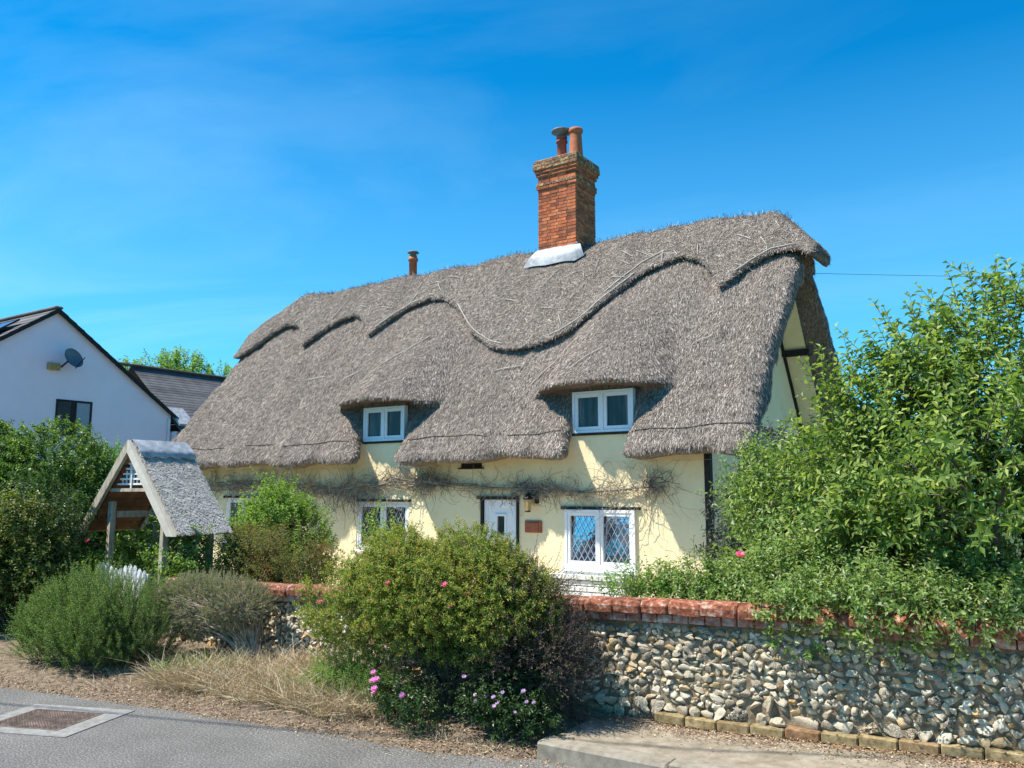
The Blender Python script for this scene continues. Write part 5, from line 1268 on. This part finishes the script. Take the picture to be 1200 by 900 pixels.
# long shoots reaching out of the crown
rg = np.random.default_rng(8)
tips = np.array([(3.30, -5.95, 2.05), (3.22, -6.0, 1.85), (3.55, -5.9, 2.35), (3.85, -5.9, 2.55), (3.92, -5.8, 2.75), (4.35, -5.8, 2.85), (4.7, -5.8, 2.95), (3.45, -5.9, 2.0), (4.1, -5.85, 2.75), (3.7, -5.95, 2.2), (4.55, -5.8, 2.85), (4.3, -5.75, 2.9), (3.75, -5.85, 2.6)])
tips = np.vstack([tips + rg.normal(0, 0.06, tips.shape) for _ in range(3)])
V, F, TV, TQ = shoots(tips, np.tile([[-0.45, -0.1, 0.55]], (len(tips), 1)), rg, (0.25, 0.5), 20, (0.055, 0.08), (0.022, 0.03), up=0.35, jit=0.25, spread=0.8, curve=0.5, stem_r=0.004, droop=0.3)
tag(obj('long_shoots', V, F, G['apple'], ft), kind='stuff'); q = MB(); q.add(TV, TQ); q.build('shoot_stems', M['bark'], ft, True)
bl = [(2.75, -4.6, 1.35, 0.75, 0.6, 0.75), (2.35, -4.5, 0.75, 0.6, 0.55, 0.6), (3.3, -4.8, 1.0, 0.8, 0.6, 0.8), (2.85, -5.0, 0.8, 0.7, 0.5, 0.5), (3.1, -5.9, 1.15, 0.5, 0.35, 0.4), (3.7, -6.2, 1.25, 0.5, 0.3, 0.35), (3.6, -5.4, 0.8, 0.9, 0.5, 0.45), (3.1, -4.4, 1.8, 0.5, 0.45, 0.45), (2.3, -4.3, 1.55, 0.5, 0.45, 0.5)]
plant('grey_leaved_shrub', 'dense grey green shrub beside the gable end of the cottage', 'shrub', (2.9, -4.7, -0.05), bl, 3400, G['shrub'], M['bark'], 53, (0.15, 0.32), 13, (0.05, 0.075), (0.018, 0.028), 30, 0.025, 0.006, shell=0.5, gap=(0.3, 0.43), up=0.7, out=0.9, jit=0.35, spread=0.85, curve=0.3, stem_r=0.0028)
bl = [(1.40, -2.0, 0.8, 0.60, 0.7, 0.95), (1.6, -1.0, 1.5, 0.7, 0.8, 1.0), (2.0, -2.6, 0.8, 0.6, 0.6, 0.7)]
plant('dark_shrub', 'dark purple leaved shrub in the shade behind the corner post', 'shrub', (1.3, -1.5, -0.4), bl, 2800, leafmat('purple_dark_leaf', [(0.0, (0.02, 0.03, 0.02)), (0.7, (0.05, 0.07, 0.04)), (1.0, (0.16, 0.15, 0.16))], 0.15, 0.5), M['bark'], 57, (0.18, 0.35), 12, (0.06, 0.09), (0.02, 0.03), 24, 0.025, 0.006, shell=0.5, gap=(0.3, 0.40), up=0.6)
# shrub running along behind the coping
bl = [(2.35, -6.25, 0.80, 0.60, 0.22, 0.22), (3.1, -6.3, 0.92, 0.62, 0.28, 0.28), (3.8, -6.35, 0.92, 0.6, 0.3, 0.3), (2.75, -6.3, 0.78, 0.5, 0.25, 0.2), (4.3, -6.3, 0.9, 0.5, 0.3, 0.35), (3.25, -6.82, 0.93, 0.30, 0.17, 0.09), (3.75, -6.80, 0.93, 0.36, 0.17, 0.10), (4.3, -6.82, 0.93, 0.36, 0.17, 0.10), (3.08, -6.92, 0.86, 0.15, 0.12, 0.09), (3.5, -6.98, 0.88, 0.38, 0.12, 0.11), (4.1, -6.98, 0.90, 0.45, 0.12, 0.12)]
hs, P, O_ = plant('spirea_shrub', 'low bright green shrub spilling over the coping at the right', 'shrub', (3.1, -6.3, 0.0), bl, 2700, G['shrub'], M['twig_dark'], 59, (0.12, 0.24), 11, (0.034, 0.052), (0.014, 0.021), 24, 0.012, 0.004, shell=0.5, gap=(0.22, 0.40), up=0.5, spread=0.85, stem_r=0.002)
flower(hs, (2.52, -6.15, 1.13), 0.045, G['pink'])
# trailing growth that hangs over the wall face
bl = [(3.05, -6.95, 0.72, 0.16, 0.09, 0.10), (3.22, -6.97, 0.58, 0.10, 0.06, 0.07), (3.55, -6.95, 0.72, 0.18, 0.08, 0.10), (3.78, -6.97, 0.62, 0.09, 0.06, 0.08), (3.95, -6.95, 0.66, 0.10, 0.07, 0.08), (3.40, -6.9, 0.80, 0.4, 0.10, 0.06), (3.02, -7.0, 0.55, 0.04, 0.04, 0.04), (4.28, -6.95, 0.72, 0.1, 0.07, 0.06)]
plant('trailing_climber', 'trailing green climber hanging down the flint wall face at the right', 'climber', (3.4, -6.8, 0.78), [(a, b_, c_ + 0.03, d_, e, f) for a, b_, c_, d_, e, f in bl], 10, G['weed'], M['twig_dark'], 61)
def foliage(root, bl, n, lm, seed, sm, **kw):
    rg = np.random.default_rng(seed); P, O_ = sample_blobs(bl, n, rg, 0.6, None, seed); a = dict(length=(0.06, 0.14), nleaf=9, Lr=(0.03, 0.045), Wr=(0.013, 0.019)); a.update(kw)
    L_, nl, Lr, Wr = a.pop('length'), a.pop('nleaf'), a.pop('Lr'), a.pop('Wr'); V, F, TV, TQ = shoots(P, O_, rg, L_, nl, Lr, Wr, **a)
    obj('foliage', V, F, lm, root); q = MB(); q.add(TV, TQ); return tag(q.build('stems', sm, root, True), kind='stuff')
bl = [(b_[0], b_[1], b_[2] + 0.08) + b_[3:] for b_ in bl]
foliage(bpy.data.objects['trailing_climber'], bl, 120, G['weed'], 62, M['twig_dark'], up=-0.1, stem_r=0.002)
# weeds behind the coping
wd_ = empty('garden_weeds', (2.0, -6.3, 0.03), 'patch of fresh green weeds growing up behind the coping below the right window', 'weeds', kind='stuff')
foliage(wd_, [(1.75, -6.3, 0.80, 0.38, 0.14, 0.12), (2.15, -6.25, 0.78, 0.35, 0.14, 0.10), (2.4, -6.2, 0.78, 0.3, 0.15, 0.12)], 330, G['weed'], 63, M['grassbase'], up=1.4, length=(0.12, 0.24), Lr=(0.035, 0.06), Wr=(0.010, 0.017), stem_r=0.0018)
# shrub behind the left coping, rose against the house, left hand shrubs
bl = [(-4.25, -5.45, 0.62, 0.60, 0.5, 0.50), (-3.35, -5.5, 0.68, 0.62, 0.5, 0.46), (-3.8, -5.5, 0.72, 0.5, 0.45, 0.42), (-2.75, -5.6, 0.62, 0.35, 0.4, 0.36)]
plant('olive_shrub', 'olive and russet leaved shrub behind the left coping and right of the lych gate', 'shrub', (-3.7, -5.5, 0.0), bl, 3000, G['spirea'], M['twig_dark'], 65, (0.10, 0.2), 11, (0.026, 0.042), (0.010, 0.016), 40, 0.014, 0.004, shell=0.4, gap=(0.25, 0.42), up=0.6, stem_r=0.002)
bl = [(-6.45, -2.9, 0.95, 0.68, 0.5, 0.75), (-7.0, -2.9, 0.68, 0.45, 0.5, 0.55), (-6.0, -2.8, 0.65, 0.55, 0.5, 0.7), (-6.65, -2.8, 1.45, 0.42, 0.35, 0.35)]
rr_, P, O_ = plant('climbing_rose', 'tall light green rose bush between the two ground floor windows', 'rose bush', (-6.6, -2.8, -0.18), bl, 1700, G['rose'], M['bark'], 67, (0.18, 0.38), 12, (0.045, 0.068), (0.024, 0.034), 30, 0.016, 0.005, shell=0.55, gap=(0.3, 0.45), up=0.9, out=0.7, stem_r=0.0032)
bl = [(-5.75, -1.0, 0.7, 0.35, 0.3, 0.55), (-6.35, -0.6, 0.9, 0.3, 0.3, 0.5)]
plant('wall_rose', 'thin rose growing up in front of the leaded middle window', 'rose bush', (-6.0, -0.8, -0.36), bl, 70, G['rose'], M['bark'], 69, (0.18, 0.34), 10, (0.045, 0.07), (0.024, 0.034), 12, 0.012, 0.004, shell=0.6, gap=None, up=0.9, stem_r=0.003)
bl = [(-8.6, -5.6, 1.55, 1.15, 0.8, 1.15), (-7.85, -5.2, 1.05, 0.8, 0.8, 0.95), (-9.8, -6.2, 1.55, 1.1, 0.9, 1.2), (-7.3, -5.0, 0.9, 0.6, 0.6, 0.9)]
plant('evergreen_hedge', 'tall dark evergreen hedge at the left below the white house', 'hedge', (-8.5, -5.5, 0.0), bl, 6000, G['hedge'], M['bark'], 71, (0.10, 0.22), 14, (0.045, 0.068), (0.026, 0.038), 30, 0.04, 0.01, shell=0.3, gap=(0.35, 0.43), up=0.5, stem_r=0.003)
bl = [(-10.3, -3.5, 1.55, 0.65, 0.5, 0.85), (-11.0, -3.7, 1.6, 0.6, 0.5, 0.85)]
plant('light_shrub', 'light green shrub seen between the dark hedge and the lych gate roof', 'shrub', (-10.4, -3.5, -0.15), bl, 1300, G['weed'], M['bark'], 73, (0.14, 0.28), 12, (0.05, 0.07), (0.024, 0.034), 20, 0.03, 0.008, shell=0.35, gap=(0.35, 0.40), up=0.6)
bl = [(-5.6, -7.6, 1.05, 0.5, 0.40, 0.5), (-5.75, -7.7, 0.7, 0.55, 0.5, 0.55), (-5.25, -7.45, 0.72, 0.3, 0.3, 0.4)]
plant('rose_shrub', 'yellow green rose shrub at the left edge with a few pale flowers', 'shrub', (-5.4, -7.55, -0.05), bl, 1700, G['leftrose'], M['bark'], 75, (0.14, 0.26), 12, (0.035, 0.055), (0.018, 0.028), 30, 0.014, 0.005, shell=0.4, gap=(0.26, 0.43), up=0.7, stem_r=0.0026)
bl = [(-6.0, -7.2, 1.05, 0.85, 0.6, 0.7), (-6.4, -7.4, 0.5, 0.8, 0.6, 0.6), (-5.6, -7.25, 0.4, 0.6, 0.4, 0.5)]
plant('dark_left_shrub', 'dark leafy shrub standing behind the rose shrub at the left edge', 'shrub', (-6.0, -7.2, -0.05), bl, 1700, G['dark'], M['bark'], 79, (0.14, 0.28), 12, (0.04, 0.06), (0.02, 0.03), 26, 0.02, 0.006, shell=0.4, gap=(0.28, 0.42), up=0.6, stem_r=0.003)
# plants around the lych gate
bl = [(-4.95, -6.15, 0.75, 0.38, 0.25, 0.45), (-4.45, -6.1, 0.95, 0.32, 0.25, 0.55), (-4.0, -6.3, 0.72, 0.35, 0.3, 0.42), (-5.5, -6.3, 0.6, 0.4, 0.3, 0.45)]
gr_, P, O_ = plant('gate_rose', 'young rose climbing inside the lych gate behind the pickets', 'rose bush', (-4.6, -6.1, 0.03), bl, 620, G['rose'], M['bark'], 81, (0.14, 0.28), 10, (0.04, 0.06), (0.022, 0.032), 22, 0.01, 0.004, shell=0.6, gap=(0.25, 0.40), up=0.9)
flower(gr_, (-5.45, -6.75, 1.02), 0.038, G['pink'])
# distant tree over the far roof
bl = [(-37.5, 13.6, 6.0, 2.6, 2.2, 2.6), (-35.2, 14.8, 6.1, 2.4, 2.0, 2.9), (-33.2, 16.2, 5.6, 2.2, 2.0, 2.6), (-40, 12.5, 5.4, 2.4, 2.0, 2.4), (-36.2, 14.2, 7.2, 1.4, 1.2, 1.6)]
plant('distant_tree', 'bright green tree crown showing above the grey tiled wing', 'tree', (-36, 14.5, -0.6), bl, 4000, G['weed'], M['bark'], 83, (0.4, 0.8), 11, (0.14, 0.22), (0.09, 0.13), 20, 0.16, 0.03, shell=0.3, gap=(0.8, 0.42), up=0.6, crown='crown', stem='trunk', stem_r=0.01)

# ------------------------------------------------------------------ verge: litter, dry grass, weeds, flowers
def litter(name, n, xr, yf, zf, size, seed, mt=None, lift=0.004):
    rg = np.random.default_rng(seed); X_ = rg.uniform(*xr, n); Y_ = yf(X_, rg); Z_ = zf(X_, Y_) + lift + rg.random(n) * 0.012
    D = unit(np.stack([rg.normal(0, 1, n), rg.normal(0, 1, n), rg.normal(0, 0.22, n)], -1)); Nn = unit(np.stack([rg.normal(0, 0.35, n), rg.normal(0, 0.35, n), np.ones(n)], -1))
    V, F = leaves(np.stack([X_, Y_, Z_], -1), D, Nn, rg.uniform(size[0], size[1], n), rg.uniform(size[0] * 0.35, size[1] * 0.55, n), 0.2, -0.1)
    return tag(obj(name, V, F, mt or G['litter']), 'scatter of dead brown leaves lying along the road edge and wall foot', 'leaf litter', kind='stuff')
V1 = litter('leaf_litter', 13000, (-6.5, 1.9), lambda X, r_: road_edge(X) + 0.02 + np.abs(r_.normal(0, 0.30, len(X))) * 1.0 - 0.06 * r_.random(len(X)), verge_z, (0.010, 0.028), 91)
V2 = litter('leaf_litter', 4500, (1.2, 4.6), lambda X, r_: -6.97 - np.abs(r_.normal(0, 0.13, len(X))), lambda X, Y: rise(X) + 0.028, (0.010, 0.026), 92); V2['label'] = 'dead leaves drifted on the pavement along the wall foot'
V3 = litter('leaf_litter', 900, (-1.0, 2.9), lambda X, r_: np.minimum(road_edge(X), -7.81) - np.abs(r_.normal(0, 0.10, len(X))), lambda X, Y: X * 0 - 0.08, (0.008, 0.022), 93); V3['label'] = 'dead leaves and grit lying in the gutter below the kerb'
def blades(root_name, label, n, bl, lm, seed, Lr=(0.12, 0.32), w=0.004, lean=0.5, cat='grass', kind='stuff', bias=(0, 0, 0)):
    rg = np.random.default_rng(seed); bl = np.array(bl); i = rg.integers(len(bl), size=n); an = rg.uniform(0, 2 * PI, n); r_ = np.sqrt(rg.random(n))
    X_ = bl[i, 0] + bl[i, 2] * r_ * np.cos(an); Y_ = bl[i, 1] + bl[i, 3] * r_ * np.sin(an)
    B = np.stack([X_, Y_, verge_z(X_, Y_) - 0.01], -1); D = unit(np.stack([rg.normal(0, lean, n) + bias[0], rg.normal(0, lean, n) + bias[1], np.ones(n)], -1)); Ls = rg.uniform(*Lr, n)[:, None]
    bend = np.stack([rg.normal(0, 0.5, n) + bias[0], rg.normal(0, 0.5, n) + bias[1] - 0.1, -np.abs(rg.normal(0.35, 0.3, n))], -1)
    Sd = unit(np.cross(D, rg.normal(0, 1, (n, 3)))) * w / 2; kk = (0, 0.4, 0.75, 1.0); Vs = []
    for t_, wv in zip(kk, (1, 0.9, 0.6, 0.15)):
        c_ = B + D * Ls * t_ + bend * Ls * t_ * t_ * 0.6; Vs += [c_ - Sd * wv, c_ + Sd * wv]
    V = np.stack(Vs, 1).reshape(-1, 3); k = np.arange(n)[:, None] * 8; F = np.vstack([k + np.array([[0, 1, 3, 2]]), k + np.array([[2, 3, 5, 4]]), k + np.array([[4, 5, 7, 6]])])
    return tag(obj(root_name, V, F, lm), label, cat, kind=kind)
blades('dry_grass', 'tangle of dry straw coloured grass on the verge left of the big bush', 14000, [(-1.2, -7.55, 0.55, 0.28), (-0.6, -7.6, 0.6, 0.28), (-0.1, -7.65, 0.5, 0.25), (-1.0, -7.35, 0.5, 0.25), (-1.55, -7.65, 0.4, 0.2), (-1.0, -7.88, 0.6, 0.17), (-0.3, -7.86, 0.5, 0.14), (-1.8, -7.95, 0.35, 0.15), (-0.8, -7.25, 0.7, 0.2)], G['straw'], 101, (0.10, 0.36), 0.0045, 0.75)
blades('dry_grass', 'short dry grass tufts along the road edge of the verge', 2200, [(-0.3, -7.95, 0.7, 0.10), (0.9, -7.85, 0.6, 0.10), (-1.6, -8.1, 0.8, 0.10), (-3.0, -8.3, 0.8, 0.12), (-4.4, -8.5, 0.7, 0.15), (-2.4, -8.0, 0.4, 0.15)], G['straw'], 102, (0.03, 0.12), 0.0035, 0.6)
blades('green_grass', 'fresh green grass mixed into the dry tangle on the verge', 1100, [(-0.25, -7.5, 0.4, 0.22), (-0.55, -7.65, 0.3, 0.15), (-1.7, -7.6, 0.35, 0.2), (-1.9, -7.75, 0.2, 0.1)], G['grass'], 103, (0.10, 0.30), 0.005, 0.35)
bl = [(-0.35, -7.45, 0.22, 0.36, 0.16, 0.10), (0.05, -7.5, 0.24, 0.30, 0.14, 0.09), (0.1, -7.65, 0.15, 0.35, 0.14, 0.09), (-0.3, -7.68, 0.14, 0.3, 0.12, 0.08)]
gc = empty('ground_cover', (-0.2, -7.45, 0.03), 'low bright green ground cover at the wall foot left of the big bush', 'ground cover', kind='stuff'); foliage(gc, bl, 900, G['weed'], 104, M['twig_dark'], length=(0.05, 0.12), Lr=(0.014, 0.026), Wr=(0.006, 0.010), up=0.8, stem_r=0.0012)
lw = empty('low_weed', (-2.05, -7.95, 0.0), 'small green weed on the bare verge between rosemary and dry grass', 'weed'); foliage(lw, [(-2.05, -7.95, 0.04, 0.10, 0.07, 0.05)], 60, G['weed'], 105, M['twig_dark'], length=(0.04, 0.09), Lr=(0.02, 0.035), Wr=(0.01, 0.016), up=1.0, stem_r=0.0012)
def flowering(name, label, base, bl, nf, seed, pet, lm, fs=0.028, n=260):
    root = empty(name, base, label, 'flowers'); foliage(root, bl, n, lm, seed, M['twig_dark'], length=(0.06, 0.14), Lr=(0.022, 0.036), Wr=(0.011, 0.018), up=0.9, stem_r=0.0014)
    rg = np.random.default_rng(seed); bl = np.array(bl)
    for k_ in range(nf):
        i = rg.integers(len(bl)); a = rg.uniform(PI * 1.05, PI * 1.95); rr = rg.uniform(0.1, 0.75); u = rg.uniform(0.1, 1.0)
        p = bl[i, :3] + bl[i, 3:6] * np.array([math.cos(a) * rr, math.sin(a) * 1.1, u]) + np.array([0, -0.05, 0.05]); flower(root, p, rg.uniform(0.7, 1.1) * fs, pet)
    return root
flowering('pink_flowers', 'clump of magenta flowers at the foot of the big bush on the left', (0.62, -7.85, -0.02), [(0.50, -7.76, 0.12, 0.24, 0.14, 0.15), (0.78, -7.86, 0.08, 0.18, 0.10, 0.11)], 6, 111, G['magenta'], G['dark'], 0.030)
flowering('lilac_flowers', 'pale lilac flowers under the right side of the big bush by the kerb', (1.42, -7.70, -0.02), [(1.42, -7.68, 0.12, 0.24, 0.12, 0.15), (1.62, -7.62, 0.10, 0.16, 0.10, 0.14), (1.22, -7.70, 0.15, 0.18, 0.1, 0.16)], 12, 112, G['lilac'], G['dark'], 0.018, 300)

# bare climber stems across the cottage front
cl_ = empty('bare_climber', (-6.2, -0.05, -0.4), 'leafless brown climber stems tangled across the cream front wall', 'climber')
rg = np.random.default_rng(15)
def vine_z(x): return np.interp(x, [-12.4, -11, -9, -7.6, -6.4, -5.5, -4.5, -3.2, -2.2, -1.0, -0.6], [1.75, 1.78, 1.72, 1.62, 1.85, 1.80, 1.72, 1.66, 1.60, 1.70, 1.76])
q = MB(); k = 40
for (a, b_, r_, dz, sg) in ((-12.3, -5.2, 0.020, 0.02, 0.03), (-6.9, -0.9, 0.022, 0.0, 0.02), (-6.0, -2.0, 0.014, -0.04, 0.03), (-12.3, -7.4, 0.016, -0.08, 0.05), (-11.5, -6.8, 0.014, 0.10, 0.05), (-5.7, -4.4, 0.02, 0.05, 0.02)):
    xx = np.linspace(a, b_, k); zz_ = vine_z(xx) + dz + np.cumsum(rg.normal(0, sg / 3, k)) * 0.5; yy = -0.05 - 0.03 * np.abs(np.sin(xx * 3 + a))
    q.tubes(np.stack([xx, yy, zz_], -1), np.linspace(r_, r_ * 0.6, k)[None], 6)
q.build('main_stem', M['twig_grey'], cl_, True)
def tangle(n, xr, zs, seed, Lr=(0.25, 0.8), r_=(0.0022, 0.005), prob=None, horiz=0.0):
    rg = np.random.default_rng(seed); kk = 14
    x0 = rg.uniform(*xr, n) if prob is None else np.concatenate([rg.normal(c_, s_, int(n * w_)) for c_, s_, w_ in prob]); n = len(x0)
    z0 = vine_z(x0) + rg.normal(0, zs, n); th = rg.uniform(0, 2 * PI, n); th = np.where(rg.random(n) < horiz, rg.choice([0, PI], n) + rg.normal(0, 0.4, n), th)
    dth = rg.normal(0, 0.12, n)[:, None] + rg.normal(0, 0.17, (n, kk)); th = th[:, None] + np.cumsum(dth, 1); Ls = rg.uniform(*Lr, n)[:, None] / kk
    X_ = x0[:, None] + np.cumsum(np.cos(th) * Ls, 1); Z_ = z0[:, None] + np.cumsum(np.sin(th) * Ls, 1); Y_ = -0.02 - np.abs(np.cumsum(rg.normal(0.0, 0.012, (n, kk)), 1)) - rg.random((n, 1)) * 0.05
    Z_ = np.minimum(Z_, 2.12); return tube_arrays(np.stack([X_, Y_, Z_], -1), np.linspace(1, 0.5, kk)[None] * rg.uniform(r_[0], r_[1], n)[:, None], 3)
q = MB()
q.add(*tangle(300, (-12.4, -7.2), 0.12, 16, (0.3, 0.9), (0.004, 0.011), horiz=0.5)); q.add(*tangle(230, (-7.9, -5.6), 0.09, 17, (0.25, 0.8), (0.004, 0.010), horiz=0.5)); q.add(*tangle(150, (-5.9, -3.4), 0.05, 18, (0.15, 0.55), (0.004, 0.009), horiz=0.5)); q.add(*tangle(170, (-3.6, -1.6), 0.05, 19, (0.15, 0.55), (0.004, 0.009), horiz=0.5)); q.add(*tangle(70, (-1.7, -0.5), 0.07, 20, (0.3, 0.9), (0.003, 0.007), horiz=0.3))
q.add(*tangle(16, (-1.3, -0.2), 0.25, 22, (0.5, 1.2), (0.002, 0.004)))
tag(q.build('twigs', M['twig_pale'], cl_), kind='stuff')
q = MB(); q.add(*tangle(1, (0, 1), 0.05, 24, (0.12, 0.4), (0.004, 0.010), prob=[(-5.45, 0.22, 130), (-3.15, 0.25, 90), (-0.95, 0.15, 60), (-8.2, 0.6, 90), (-10.5, 0.8, 70)], horiz=0.5))
tag(q.build('twig_clumps', M['twig_grey'], cl_), kind='stuff')

# overhead cable from the gable and the telephone wires above the road
cb = obj('overhead_cable', *tube_arrays(np.array([[(1.0 + t_ * 26, 3.0 + t_ * 14, 5.62 - 1.5 * t_ * (1 - t_)) for t_ in np.linspace(0, 1, 30)]]), 0.004, 5), M['cable']); tag(cb, 'thin overhead cable crossing the sky right of the gable', 'cable')
ow = obj('telephone_wire', *tube_arrays(np.array([[(-24 + t_ * 60, -17.5 + t_ * 18.6, 7.0 - 1.4 * t_ * (1 - t_)) for t_ in np.linspace(0, 1, 60)]]), 0.014, 6), M['cable']); tag(ow, 'telephone wire strung high over the road that casts the thin shadow line', 'wire')
print('done', round(time.time() - T0, 1))
